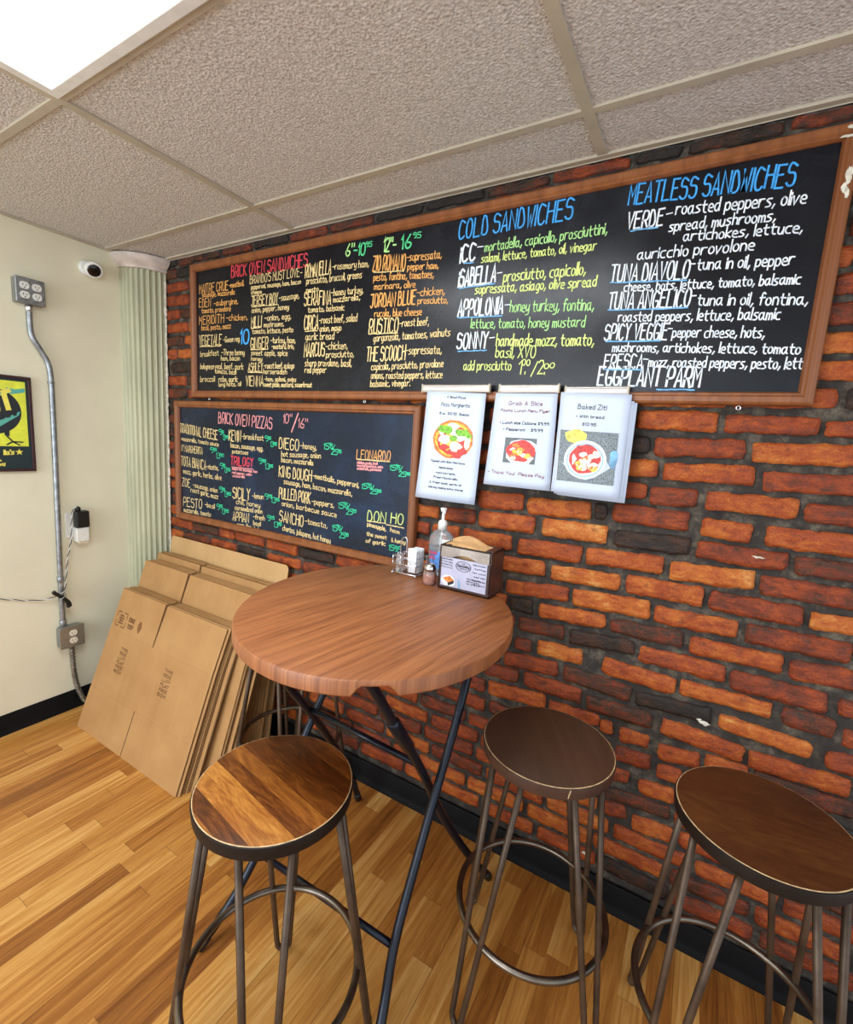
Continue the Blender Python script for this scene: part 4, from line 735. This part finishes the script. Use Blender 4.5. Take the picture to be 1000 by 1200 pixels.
# ------------------------------------------------------------------ table
T = tag(empty('bar_table', (1.9385, -.4793, 0)), 'tall round brown wood bistro table on crossed black tube legs', 'table')
TM = Matrix.Translation((-1.9385, .4793, 0))
def rim(a, inset):
    e1, e2 = Vector((.34, -.94)).normalized(), Vector((.94, .34)).normalized(); q = e1*(.417-inset)*math.cos(a)+e2*(.363-inset)*math.sin(a); return q
def notch(a):
    z = 0
    for c in (.30, 2.75):
        d = abs((a-c+PI) % (2*PI)-PI); z = max(z, min(1, max(0, (.115-d)/.025)))
    return z*.022
bm = bmesh.new(); na = 220; ZT = 1.03; rings = []
for ins, z, dn in ((.045, ZT-.016, 0), (.040, ZT-.017, 0), (.030, ZT-.036, 1), (.004, ZT-.036, 1), (0, ZT-.032, 1), (0, ZT-.006, 0), (.002, ZT-.002, 0), (.006, ZT, 0), (.4, ZT, 0)):
    row = []
    for k in range(na):
        a = 2*PI*k/na; q = rim(a, min(ins, .36)); row.append(bm.verts.new((q.x, q.y, z+(notch(a) if dn else 0))))
    rings.append(row)
for A, Bv in zip(rings, rings[1:]):
    for k in range(na): bm.faces.new((A[k], A[(k+1) % na], Bv[(k+1) % na], Bv[k]))
bm.faces.new(rings[0][::-1]); bm.faces.new(rings[-1]); bmesh.ops.recalc_face_normals(bm, faces=bm.faces)
smooth_by_angle(mesh_obj('tabletop', bm, M_table, T), 30)
legs = [[(2.11, -.14, 1.005), (2.13, -.30, .74), (2.13, -.42, .545), (2.133, -.545, .352), (2.138, -.635, .212), (2.158, -.69, .11), (2.185, -.785, .012)],
        [(1.66, -.12, 1.005), (1.635, -.34, .635), (1.632, -.44, .495), (1.632, -.565, .30), (1.632, -.63, .20), (1.62, -.71, .10), (1.595, -.805, .012)],
        [(2.10, -.765, 1.005), (2.098, -.72, .95), (2.09, -.60, .78), (2.088, -.46, .59), (2.11, -.34, .35), (2.16, -.21, .13), (2.2, -.126, .012)],
        [(1.70, -.70, 1.005), (1.685, -.60, .78), (1.66, -.455, .60), (1.625, -.27, .34), (1.61, -.16, .16), (1.61, -.105, .012)]]
for P in legs:
    bm = bmesh.new(); tube(bm, smoothpts(P, 3), .0125, 14); bm.transform(TM); lg = mesh_obj('leg', bm, M_black, T)
    bm = bmesh.new(); tube(bm, [Vector(P[-1]).lerp(Vector(P[-2]), .22), Vector(P[-1])+Vector((0, 0, -.002))], [.0135, .0145], 12); bm.transform(TM); mesh_obj('foot_cap', bm, M_bkplast, lg)
for a, b in (((1.663, -.452, .602), (2.088, -.458, .59)), ((1.632, -.628, .20), (2.138, -.630, .213))):
    bm = bmesh.new(); tube(bm, [a, b], .0095, 12); bm.transform(TM); mesh_obj('stretcher', bm, M_black, T)
for P in (legs[2],):
    a = Vector((2.092, -.625, .815)); b = Vector((2.090, -.53, .685)); bm = bmesh.new(); tube(bm, [a, a.lerp(b, .08), a.lerp(b, .92), b], [.013, .0175, .0175, .013], 14); bm.transform(TM); mesh_obj('hinge_sleeve', bm, M_black, T)
for x, ya, yb in ((2.10, -.77, -.14), (1.70, -.71, -.17)):
    bm = bmesh.new(); box(bm, x-.02, x+.02, ya, yb, ZT-.020, ZT-.0165); bm.transform(TM); mesh_obj('mounting_bar', bm, M_black, T)


# ------------------------------------------------------------------ stools
SZ = .73
def seat_disc(mat_top, rimmat):
    bm = bmesh.new(); prof = [(.1, SZ-.003), (.160, SZ-.003), (.1652, SZ-.0015), (.1650, SZ-.0006), (.1632, SZ), (.02, SZ)]
    lathe(bm, prof, 72)
    for f in bm.faces:
        if all(.159 < v.co.xy.length < .1654 and v.co.z > SZ-.0017 for v in f.verts): f.material_index = 1
    top = bm
    bm2 = bmesh.new(); lathe(bm2, [(.02, SZ-.032), (.163, SZ-.032), (.166, SZ-.029), (.168, SZ-.008), (.1672, SZ-.002), (.1648, SZ-.0008), (.1600, SZ-.0034), (.02, SZ-.0034)], 72)
    return top, bm2
def hairpin(az, T_):
    ax = Vector((math.cos(az), math.sin(az), 0)); tn = Vector((-ax.y, ax.x, 0)); d = .36
    def top(s): return Vector((.143*math.cos(az+s*d), .143*math.sin(az+s*d), SZ-.031))
    P = [top(-1)]; fa, fb = ax*.232-tn*.017, ax*.232+tn*.017
    P += [P[0].lerp(fa+Vector((0, 0, .03)), q) for q in (.5, .97)]
    P += [ax*.234-tn*.017*math.cos(a)+Vector((0, 0, .028-.019*math.sin(a))) for a in (PI*k/8 for k in range(9))]
    P += [top(1).lerp(fb+Vector((0, 0, .03)), q) for q in (.97, .5)]+[top(1)]
    bm = bmesh.new(); tube(bm, P, .0078, 10); return mesh_obj('hairpin_leg', bm, M_bronze, T_)
def stool(x, y, az, mt, mr, label, first=None):
    t = tag(empty('bar_stool', (x, y, 0)), label, 'stool', 'hairpin bar stools around the table')
    a, b = seat_disc(mt, mr); smooth_by_angle(mesh_obj('seat', a, [mt, M_wear], t), 35); smooth_by_angle(mesh_obj('seat_rim', b, mr, t), 35)
    bm = bmesh.new(); tube(bm, [(.1395*math.cos(q)*1.09, .1395*math.sin(q)*1.09, SZ-.034) for q in (2*PI*k/48 for k in range(48))], .005, 8, closed=True); mesh_obj('mounting_ring', bm, M_bronze, t)
    bm = bmesh.new(); tube(bm, [(.1955*math.cos(q), .1955*math.sin(q), .25) for q in (2*PI*k/72 for k in range(72))], .0088, 12, closed=True); mesh_obj('footrest_ring', bm, M_ring, t)
    for k in range(4): hairpin(az+k*PI/2, t)
    if mr is M_rim2:                                              # chipped edge band
        bm = bmesh.new(); q = math.radians(-57); c = Vector((.1682*math.cos(q), .1682*math.sin(q), SZ-.012)); tn = Vector((-math.sin(q), math.cos(q), 0))
        bm.faces.new([bm.verts.new(c+tn*u+Vector((0, 0, w))) for u, w in ((-.003, -.011), (-.001, -.012), (.0015, -.002), (.004, .009), (.001, .010), (-.0015, 0))]); mesh_obj('chipped_edge', bm, M_wear, t)
    return t
M_rim2 = plain('brown_edge_band', (66, 44, 34), .4, var=.12)
stool(1.944, -.848, math.radians(41), M_seat1, M_rim, 'bar stool with glossy striped honey-brown seat, in front of the cardboard boxes')
stool(2.40, -.35, math.radians(63), M_seat2, M_rim2, 'bar stool with plain dark brown seat and chipped edge, right of the table')
stool(2.862, -.335, math.radians(53), M_seat3, M_rim, 'bar stool with walnut plank seat, farthest right against the brick wall')
stool(1.33, -.215, math.radians(45), M_seat1, M_rim, 'bar stool pushed under the table beside the cardboard, only rods and ring showing')

# ------------------------------------------------------------------ on the table
t = tag(empty('napkin_dispenser', (2.0705, -.1885, ZT+.0004)), 'dark brown napkin dispenser with a printed card front, on the table', 'napkin dispenser')
M_brown = plain('dark_brown_plastic', (62, 42, 36), .35, var=.15, scale=20)
w, d, h = .0875, .0495, .140
bm = bmesh.new(); box(bm, -w, w, -d, d, 0, .006); box(bm, -w, -w+.006, -d, d, 0, h); box(bm, w-.006, w, -d, d, 0, h); box(bm, -w, w, d-.006, d, 0, h); box(bm, -w, w, -d, -d+.005, 0, .012); box(bm, -w, w, -d, -d+.004, .012, h-.036)
box(bm, -w, -w+.03, -d+.02, d, h-.006, h); box(bm, w-.03, w, -d+.02, d, h-.006, h); mesh_obj('case', bm, M_brown, t, bevel=.0025)
bm = bmesh.new(); n_ = 24                                          # metal face plate with a finger scoop
top = [(-w+.007+(2*w-.014)*k/n_, h-.004) for k in range(n_+1)]; bot = [(x, h-.037+.013*max(0, 1-(x/.045)**2)) for x, _ in top]
A = [bm.verts.new((x, -d-.001, z)) for x, z in top]; Bv = [bm.verts.new((x, -d-.003, z)) for x, z in bot]; A2 = [bm.verts.new((x, -d+.006, z+.004)) for x, z in top]
for k in range(n_): bm.faces.new((A[k], A[k+1], Bv[k+1], Bv[k])); bm.faces.new((A2[k], A2[k+1], A[k+1], A[k]))
bmesh.ops.recalc_face_normals(bm, faces=bm.faces); o = mesh_obj('face_plate', bm, M_chrome2 if 'M_chrome2' in globals() else plain('brushed_chrome', (112, 102, 94), .25, .95, var=.08), t); s = o.modifiers.new('t', 'SOLIDIFY'); s.thickness = .0012
bm = bmesh.new(); box(bm, -w+.010, w-.012, -d-.0016, -d-.0004, .012, h-.036); card = mesh_obj('sign_card', bm, plain('card_lilac_white', (184, 184, 206), .4, var=.03), t)
bm = bmesh.new(); o_ = Vector((0, -d-.0022, 0))
for k in range(40):
    a, b = 2*PI*k/40, 2*PI*(k+1)/40; q = [Vector((-.002+r*math.cos(c), -d-.0022, .083+r*.62*math.sin(c))) for r, c in ((.026, a), (.026, b), (.0235, b), (.0235, a))]; bm.faces.new([bm.verts.new(v) for v in q]).material_index = 0
tx = lambda s, x0, x1, z, hh, wd=.0009, mi=0: write(bm, s, o_+Vector((x0, 0, z)), o_+Vector((x1, 0, z)), (0, 0, 1), hh, wd, mi=mi)
tx('cafe', -.008, .004, .0905, .003); tx('Specialty', -.022, .018, .081, .0075, .0016); tx('fresh & local', -.014, .012, .0745, .003)
for k, s in enumerate(('Cakes & cookies', 'Fruit pies', 'Brownie tray', 'Cannoli')): tx(s, -.077, -.04+.002*(k % 2), .096-.0085*k, .004)
for k, s in enumerate(('Order at counter', 'Coffee', 'Hot cocoa', 'Iced tea', 'Soup of the day', 'Bread')): tx(s, .03+.006*(k % 2), .072, .094-.012*k, .004)
for k, s in enumerate(('Warm brownie', 'with ice cream', 'to share')): tx(s, .012, .055, .047-.0075*k, .004)
disc(bm, o_, UX, UZ, blob(-.05, .03, .024, .018, 16, .12, 3), 2, .0001); disc(bm, o_, UX, UZ, [(-.07, .036), (-.046, .046), (-.030, .034), (-.052, .024)], 1, .0003); disc(bm, o_, UX, UZ, [(-.052, .024), (-.030, .034), (-.031, .024), (-.05, .014)], 3, .0003)
disc(bm, o_, UX, UZ, [(-.018, .044), (-.010, .030), (-.008, .012), (-.014, .012), (-.016, .03)], 4, .0003)
mesh_obj('printing', bm, [P_['black'], P_['crust'], P_['plate'], P_['black'], P_['steelblue']], card)
M_kraft = plain('kraft_napkin', (198, 154, 104), .8, var=.08, scale=50)
bm = bmesh.new(); rr = random.Random(4)
for k in range(6):                                                # folded napkins standing in the case, the last one pulled up
    y = -d+.014+k*.011; up_ = .004+.006*rr.random()+(.016 if k >= 4 else 0)
    V = []
    for j in range(5):
        V.append([bm.verts.new((-w+.012+(2*w-.03)*i/10, y+.004*math.sin(i*.9+k)+.006*(j/4)**2, .02+(h-.02+up_*math.sin(PI*min(1, (i+1.5)/10)))*j/4)) for i in range(11)])
    for j in range(4):
        for i in range(10): bm.faces.new((V[j][i], V[j][i+1], V[j+1][i+1], V[j+1][i])).smooth = True
o = mesh_obj('napkin_stack', bm, M_kraft, t); s = o.modifiers.new('t', 'SOLIDIFY'); s.thickness = .002

t = tag(empty('sanitizer_bottle', (1.923, -.118, ZT)), 'clear pump bottle of hand sanitizer with white pump, behind the napkin dispenser', 'bottle')
bm = bmesh.new(); lathe(bm, [(.010, .001), (.043, .001), (.047, .006), (.047, .112), (.0455, .128), (.040, .142), (.028, .154), (.015, .160), (.013, .166), (.006, .166)], 36, sy_=.55); mesh_obj('bottle', bm, M_acryl, t)
bm = bmesh.new(); lathe(bm, [(.010, .004), (.041, .004), (.0445, .009), (.0445, .07), (.044, .104), (.01, .105)], 36, sy_=.52); mesh_obj('gel', bm, M_gel, t)
bm = bmesh.new()
for a0, a1, z0, z1, mi in ((-2.2, -.9, .03, .088, 0), (-1.25, -.62, .088, .132, 1)):
    k_ = 14; Vv = [[bm.verts.new((.0475*math.cos(a0+(a1-a0)*i/k_), .55*.0478*math.sin(a0+(a1-a0)*i/k_), z)) for i in range(k_+1)] for z in (z0, z1)]
    for i in range(k_): f = bm.faces.new((Vv[0][i], Vv[0][i+1], Vv[1][i+1], Vv[1][i])); f.material_index = mi; f.smooth = True
lb = mesh_obj('label', bm, [plain('blue_label', (84, 132, 206), .4, var=.3, scale=60), M_whplast], t)
bm = bmesh.new(); write(bm, 'HAND', (-.030, -.0246, .078), (.0, -.0272, .078), (0, 0, 1), .009, .002, lift=(0, -.0006, 0)); write(bm, 'GEL', (-.030, -.0246, .062), (-.004, -.027, .062), (0, 0, 1), .009, .002, lift=(0, -.0006, 0)); mesh_obj('lettering', bm, P_['sauce'], lb)
bm = bmesh.new(); lathe(bm, [(.004, .160), (.0155, .160), (.0155, .184), (.013, .190), (.006, .194), (.005, .196), (.0045, .222), (.004, .222)], 28); mesh_obj('pump_collar', bm, M_whplast, t, smooth=False)
bm = bmesh.new(); lathe(bm, [(.004, .220), (.008, .221), (.0095, .226), (.011, .232), (.010, .2345), (.003, .235)], 20); tube(bm, [(0, 0, .229), (.012, -.018, .229), (.020, -.030, .227), (.023, -.035, .222)], [.005, .005, .004, .0035], 8); mesh_obj('pump_head', bm, M_whplast, t)
bm = bmesh.new(); tube(bm, [(0, 0, .16), (0, 0, .02)], .0028, 8); mesh_obj('dip_tube', bm, M_whplast, t)

t = tag(empty('condiment_caddy', (1.832, -.168, ZT+.0006)), 'chrome wire condiment caddy near the rear edge of the table', 'caddy')
cw, cd = .048, .036
def loop(z, w_, d_): return [(sx*(w_-.008*(1-abs(q))) if 0 else sx, sy__, z) for sx, sy__, q in ()]
def rrect(z, w_, d_, r=.01):
    out = []
    for cx_, cy_, a0 in ((w_-r, d_-r, 0), (-w_+r, d_-r, PI/2), (-w_+r, -d_+r, PI), (w_-r, -d_+r, 1.5*PI)):
        out += [(cx_+r*math.cos(a0+PI/2*k/4), cy_+r*math.sin(a0+PI/2*k/4), z) for k in range(5)]
    return out
bm = bmesh.new()
for z in (.006, .036, .062): tube(bm, rrect(z, cw, cd), .0017, 8, closed=True)
for x in (-.046, -.016, .016, .046):
    for y in (-cd, cd): tube(bm, [(x, y, .003), (x, y, .064)], .0015, 6)
for x in (-.03, -.01, .01, .03): tube(bm, [(x, -cd, .006), (x, cd, .006)], .0014, 6)
for s in (-1, 1):
    for e in (-1, 1): bmesh.ops.create_uvsphere(bm, u_segments=10, v_segments=6, radius=.0035, matrix=Matrix.Translation((s*.046, e*cd, .0035)))
mesh_obj('wire_basket', bm, M_chrome, t)
bm = bmesh.new(); tube(bm, smoothpts([(-.04, 0, .006), (-.04, 0, .09), (-.036, 0, .118), (-.02, 0, .124), (-.014, 0, .11), (-.016, 0, .006)], 3), .002, 8); mesh_obj('carry_handle', bm, M_chrome, t)
bm = bmesh.new(); lathe(bm, [(.004, .008), (.015, .008), (.0155, .012), (.0155, .06), (.012, .068), (.011, .07), (.004, .07)], 20, c=(-.030, -.014, 0)); 
mesh_obj('bottle_holder', bm, M_acryl, t)
M_pack = plain('white_packet', (232, 234, 236), .5, var=.06, scale=50)
rr = random.Random(9)
def packet(x, y, rx, ry, rz, z=.012):
    bm = bmesh.new(); V = []
    for j in range(7):
        v = j/6; th = .0026*math.sin(PI*v)**.6
        V.append([[bm.verts.new((-.017+.034*i/4, sg*th*math.sin(PI*(i+.3)/4.6), .082*v)) for i in range(5)] for sg in (-1, 1)])
    for j in range(6):
        for sd in (0, 1):
            for i in range(4): bm.faces.new((V[j][sd][i], V[j][sd][i+1], V[j+1][sd][i+1], V[j+1][sd][i])).smooth = True
    bmesh.ops.remove_doubles(bm, verts=bm.verts, dist=.00005)
    o = mesh_obj('sugar_packet', bm, M_pack); o.location = (x, y, ZT+z); o.rotation_euler = (rx, ry, rz); return o
pk0 = None
for k in range(8):
    x, y = 1.854+.002*(k % 3), -.1905+.0064*k; e = (rr.uniform(-.02, .02), rr.uniform(-.03, .05), rr.uniform(-.02, .02))
    if pk0 is None: o = pk0 = packet(x, y, *e)
    else: o = pk0.copy(); C.objects.link(o); o.location = (x, y, ZT+.0095); o.rotation_euler = e
    tag(o, 'thin white paper packet standing upright in the chrome wire caddy', 'packet', 'white packets in the wire caddy')
t = tag(empty('pepper_shaker', (1.946, -.226, ZT)), 'small glass shaker of red pepper flakes with domed chrome lid, left of the dispenser', 'shaker')
bm = bmesh.new(); lathe(bm, [(.006, .001), (.018, .001), (.021, .005), (.0215, .03), (.019, .043), (.017, .046), (.017, .048), (.006, .048)], 28); mesh_obj('glass', bm, M_acryl, t)
bm = bmesh.new(); lathe(bm, [(.004, .003), (.017, .003), (.0195, .007), (.0198, .034), (.008, .037), (.003, .0365)], 24)
for v in bm.verts: v.co += noise.noise_vector(v.co*300)*.001
n = N('pepper_flakes'); v = n.coord(); n.base(n.ramp(n.noise(v, 320, 3, .7), [(.35, (150, 44, 14)), (.5, (206, 92, 34)), (.66, (236, 176, 90))])); n.rough(.7); mesh_obj('flakes', bm, n.m, t)
bm = bmesh.new(); lathe(bm, [(.006, .044), (.0185, .044), (.019, .052), (.0175, .060), (.0125, .067), (.006, .070), (.001, .0705)], 24); mesh_obj('lid', bm, M_chrome, t)

# ------------------------------------------------------------------ left wall fittings (x = distance off the wall)
def duplex(bm, y, z, mi, r=.017):
    for s in (-1, 1):
        cz = z+s*.0195; pts = [(y+r*math.cos(a)*1.0, cz+min(.0145, max(-.0145, r*math.sin(a)))) for a in (2*PI*k/24 for k in range(24))]
        A = [bm.verts.new((0, a, b)) for a, b in pts]; Bv = [bm.verts.new((.003, a, b)) for a, b in pts]
        for k in range(24): bm.faces.new((A[k], A[(k+1) % 24], Bv[(k+1) % 24], Bv[k])).material_index = mi
        bm.faces.new(Bv).material_index = mi
        for dy, hh in ((-.006, .008), (.006, .0065)): box(bm, .0031, .0036, y+dy-.0012, y+dy+.0012, cz-hh/2+.002, cz+hh/2+.002, 2)
        box(bm, .0031, .0036, y-.0022, y+.0022, cz-.0105, cz-.0065, 2)
def wall_box(name, y, z, w, h, dep, label, pairs, mats, rnd_=.004):
    t = tag(empty(name, (0, y, z)), label, 'outlet box')
    bm = bmesh.new(); box(bm, .0, dep, -w/2, w/2, -h/2, h/2); mesh_obj('body', bm, mats[0], t, bevel=rnd_)
    bm = bmesh.new(); box(bm, dep, dep+.006, -w/2-.001, w/2+.001, -h/2-.001, h/2+.001); cv = mesh_obj('cover_plate', bm, mats[1], t, bevel=.0055 if rnd_ > .004 else .003)
    bm = bmesh.new()
    for a, b in ((-1, -1), (1, -1), (-1, 1), (1, 1)): tube(bm, [(dep+.005, a*(w/2-.011), b*(h/2-.011)), (dep+.008, a*(w/2-.011), b*(h/2-.011))], .0032, 10)
    mesh_obj('screws', bm, M_steel, cv)
    for p in pairs:
        bm = bmesh.new(); duplex(bm, p, 0, 0); bm.transform(Matrix.Translation((dep+.006, 0, 0))); mesh_obj('receptacle', bm, [mats[2], mats[2], M_bkplast], t)
M_ivory = plain('ivory_plastic', (226, 218, 196), .4, var=.04)
wall_box('outlet_box', -.5385, 2.0155, .104, .104, .042, 'square grey metal outlet box with two white receptacles, high on the cream wall', (-.022, .022), (M_boxgrey, M_steel, M_whplast))
wall_box('outlet_box', -.456, .405, .104, .108, .046, 'rounded dull metal outlet box with one ivory receptacle, low beside the cardboard', (.004,), (M_steel2 if 'M_steel2' in globals() else M_boxgrey, plain('dull_tan_metal', (140, 132, 116), .4, .4, var=.08), M_ivory), .013)
t = tag(empty('electrical_conduit', (.018, -.477, .458)), 'bent galvanised conduit pipe running down the cream wall between two outlet boxes', 'conduit')
pts = [(-.538, 1.966), (-.539, 1.88), (-.536, 1.831), (-.506, 1.779), (-.478, 1.728), (-.471, 1.672), (-.471, 1.56), (-.473, 1.28), (-.476, 1.035), (-.480, .653), (-.480, .458)]
bm = bmesh.new(); tube(bm, [p+Vector((0, .477, -.458)) for p in smoothpts([(0, a, b) for a, b in pts], 3)], .0115, 14); mesh_obj('pipe', bm, M_steel, t)
for (y, z, l_) in ((-.538, 1.95, .028), (-.4725, 1.64, .01), (-.480, .70, .03), (-.480, .475, .034)):
    bm = bmesh.new(); tube(bm, [(0, y+.477, z-l_/2-.458), (0, y+.477, z-l_/2+.002-.458), (0, y+.477, z+l_/2-.002-.458), (0, y+.477, z+l_/2-.458)], [.0125, .0145, .0145, .0125], 14); mesh_obj('coupling', bm, M_chrome if z > 1.9 else M_steel, t)
t = tag(empty('armored_cable', (.02, -.447, .35)), 'spiral armored cable dropping from the low outlet box to the floor', 'cable')
P = smoothpts([(.016, -.447, .352), (.018, -.448, .25), (.02, -.442, .16), (.026, -.430, .09), (.034, -.412, .03), (.05, -.385, .011)], 4)
bm = bmesh.new(); tube(bm, [p-Vector((.02, -.447, .35)) for p in P], [.0112+.002*math.sin(k*2.1) for k in range(len(P))], 10); mesh_obj('sheath', bm, plain('dull_armour', (126, 118, 104), .42, .6, var=.25, scale=60), t)
bm = bmesh.new(); tube(bm, [(-.004, -.001, .02), (-.004, -.001, -.02)], .0125, 12); mesh_obj('connector', bm, M_steel, t)

t = tag(empty('wall_outlet', (0, -.405, .957)), 'white wall plate half hidden behind the black power adapter', 'wall outlet')
bm = bmesh.new(); box(bm, 0, .006, -.036, .036, -.06, .066); mesh_obj('plate', bm, M_whplast, t, bevel=.003)
t = tag(empty('plug_in_unit', (.008, -.385, .915)), 'white plug-in unit with brass prongs, stuck in the wall plate below the black adapter', 'plug-in unit')
bm = bmesh.new(); box(bm, -.001, .034, -.026, .030, -.036, .034); mesh_obj('case', bm, M_whplast, t, bevel=.004)
bm = bmesh.new(); box(bm, .004, .028, -.016, .026, -.046, -.034); mesh_obj('socket', bm, M_ivory, t, bevel=.002)
t = tag(empty('power_adapter', (.010, -.383, .993)), 'black power adapter plugged in above the white unit beside the conduit', 'power adapter')
bm = bmesh.new(); box(bm, -.003, .040, -.028, .030, -.042, .040); mesh_obj('case', bm, M_bkplast, t, bevel=.006)
bm = bmesh.new(); lathe(bm, [(.003, 0), (.012, 0), (.012, .016), (.007, .024), (.002, .024)], 16, c=(.018, -.012, .038)); mesh_obj('strain_relief', bm, M_bkplast, t)
cord_ = empty('cord', (0, 0, 0)); cord_.parent = t; t['label'] = 'black power adapter above the white unit, trailing a thin twisted black and white cord'
o_ = Vector((.010, -.383, .993))
P = smoothpts([(.028, -.395, 1.055), (.036, -.424, 1.04), (.036, -.430, .97), (.034, -.432, .89), (.030, -.447, .82), (.030, -.457, .758), (.034, -.467, .66), (.034, -.48, .632), (.034, -.53, .618), (.012, -.58, .618), (.010, -.626, .629), (.010, -.716, .662), (.010, -.80, .69)], 3)
for ph, m_ in ((0, M_bkplast), (PI, M_whplast)):
    bm = bmesh.new(); Q = []; ac = 0
    P2 = [P[0]]
    for a, b in zip(P, P[1:]):
        k_ = max(1, int((b-a).length/.004)); P2 += [a.lerp(b, (i+1)/k_) for i in range(k_)]
    for i, p in enumerate(P2):
        tg = (P2[min(i+1, len(P2)-1)]-P2[max(i-1, 0)]).normalized(); n1 = tg.cross(Vector((1, 0, 0))).normalized(); n2 = tg.cross(n1); q = i*.55+ph
        Q.append(p+(n1*math.cos(q)+n2*math.sin(q))*.0018-o_)
    tube(bm, Q, .0019, 6); mesh_obj('black_strand' if ph == 0 else 'white_strand', bm, m_, cord_)
t = tag(empty('cable_bundle', (.03, -.49, .61)), 'short black bundle of coiled cord tied across the conduit above the low box', 'cable bundle')
for k in range(4):
    bm = bmesh.new(); dy = .004*(k % 2); dx = .005*(k//2)
    tube(bm, smoothpts([(dx+.020, -.036+dy*.5, .046-dy*2), (dx+.024, -.022+dy, .028), (dx+.024, .004+dy, .004-dy), (dx+.024, .022+dy, -.024), (dx+.018, .024+dy*1.5, -.046+dy)], 2), .0085, 8); mesh_obj('coil', bm, M_bkplast, t)
bm = bmesh.new(); tube(bm, [(.020+.018*math.cos(a), .0+.014*math.sin(a), .012+.012*math.sin(a)) for a in (2*PI*k/16 for k in range(16))], .0022, 6, closed=True); mesh_obj('twist_tie', bm, M_steel, t)

t = tag(empty('security_camera', (0, -.30, 2.192)), 'small white security camera with a black lens, on the wall beside the column', 'security camera')
bm = bmesh.new(); tube(bm, [(0, 0, 0), (.018, 0, 0), (.024, 0, 0)], [.034, .034, .026], 28); mesh_obj('base', bm, M_whplast, t, smooth=False)
ax = Vector((.75, -.18, -.42)).normalized(); c0 = Vector((.03, .018, 0)); 
def axial(prof):
    bm = bmesh.new(); lathe(bm, prof, 28); q = Vector((0, 0, 1)).rotation_difference(ax); bm.transform(Matrix.Translation(c0) @ q.to_matrix().to_4x4()); return bm
mesh_obj('housing', axial([(.004, -.02), (.022, -.02), (.034, -.008), (.037, .012), (.036, .024), (.0315, .027), (.004, .024)]), M_whplast, t)
mesh_obj('lens', axial([(.003, .020), (.031, .020), (.031, .0255), (.020, .029), (.003, .0305)]), plain('black_glass', (10, 10, 12), .12), t)

# ------------------------------------------------------------------ framed poster at the left edge
t = tag(empty('framed_poster', (0, -.72, 1.233)), 'dark framed yellow poster of a round long-legged bird, cut by the left photo edge', 'poster')
y0, y1, z0, z1 = -.905+.72, -.547+.72, 0, .418
bm = bmesh.new(); q = .012
for a in ((y0, y1, z0, z0+q), (y0, y1, z1-q, z1), (y0, y0+q, z0+q, z1-q), (y1-q, y1, z0+q, z1-q)): box(bm, .001, .018, *a)
mesh_obj('frame', bm, plain('dark_maroon_frame', (58, 32, 34), .35, var=.2), t, bevel=.002)
K = {k: plain('poster_'+k, c, .55, var=.05) for k, c in (('navy', (26, 46, 48)), ('yellow', (226, 232, 70)), ('ink', (32, 38, 44)), ('teal', (92, 176, 160)), ('cream', (238, 226, 96)))}
KK = list(K)
bm = bmesh.new(); box(bm, .003, .010, y0+q-.001, y1-q+.001, q-.001, z1-q+.001, 0)
PX = Vector((.010, 0, 0)); uy, uz = Vector((0, 1, 0)), Vector((0, 0, 1))
def pp(pts, col, l): disc(bm, PX, uy, uz, pts, KK.index(col), .0004*l)
pp([(y0+.03, .11), (.152, .112), (.152, .395), (y0+.03, .395)], 'yellow', 1)
cy_, cz_ = .035, .262
pp([(cy_+.098*math.cos(a), cz_+.098*math.sin(a)) for a in (2*PI*k/40 for k in range(40))], 'ink', 2)
pp([(.10, .338), (.15, .35), (.15, .368), (.115, .36), (.085, .366), (.08, .345)], 'teal', 2)
pp([(cy_-.085, .205), (cy_+.02, .196), (cy_+.088, .248), (cy_+.094, .266), (cy_+.02, .222), (cy_-.09, .228)], 'teal', 3)
for k in range(5):
    a = cy_-.02+.022*k; b = .207+.009*k; pp([(a, b), (a+.013, b+.005), (a+.013, b+.017), (a, b+.012)], 'ink', 4)
write(bm, 'ST', PX+Vector((0, cy_-.02, .238)), PX+Vector((0, cy_+.075, .285)), (0, -.25, 1), .07, .019, lift=(.0016, 0, 0), mi=KK.index('cream'), jit=.05)
write(bm, 'taste', PX+Vector((0, cy_+.002, .335)), PX+Vector((0, cy_+.05, .332)), (0, 0, 1), .014, .003, lift=(.0016, 0, 0), mi=KK.index('teal'), jit=.1)
for s, yy in ((1, .075), (1, -.01)):
    pp([(yy-.008, .20), (yy+.012, .19), (yy+.010, .155), (yy-.006, .158)], 'ink', 3)
    for a, b in (((yy, .157), (yy+.022, .130)), ((yy+.02, .132), (yy+.058, .130)), ((yy+.02, .132), (yy+.045, .116)), ((yy+.02, .132), (yy-.002, .117))):
        d_ = Vector(b)-Vector(a); n2 = Vector((-d_.y, d_.x)).normalized()*.003; pp([tuple(Vector(a)-n2), tuple(Vector(b)-n2), tuple(Vector(b)+n2), tuple(Vector(a)+n2)], 'ink', 3)
write(bm, "lla's", PX+Vector((0, .062, .074)), PX+Vector((0, .096, .077)), (0, 0, 1), .020, .0055, lift=(.0008, 0, 0), mi=KK.index('cream'), jit=.05)
st = []
for k in range(10): r_ = .015 if k % 2 == 0 else .0065; a = PI/2+k*PI/5; st.append((.116+r_*math.cos(a), .086+r_*math.sin(a)))
pp(st, 'cream', 2)
write(bm, 'co.', PX+Vector((0, .03, .046)), PX+Vector((0, .05, .046)), (0, 0, 1), .012, .004, lift=(.0008, 0, 0), mi=KK.index('cream')); write(bm, 'est!', PX+Vector((0, .03, .026)), PX+Vector((0, .062, .026)), (0, 0, 1), .012, .004, lift=(.0008, 0, 0), mi=KK.index('cream'))
mesh_obj('print', bm, [K[k] for k in KK], t)
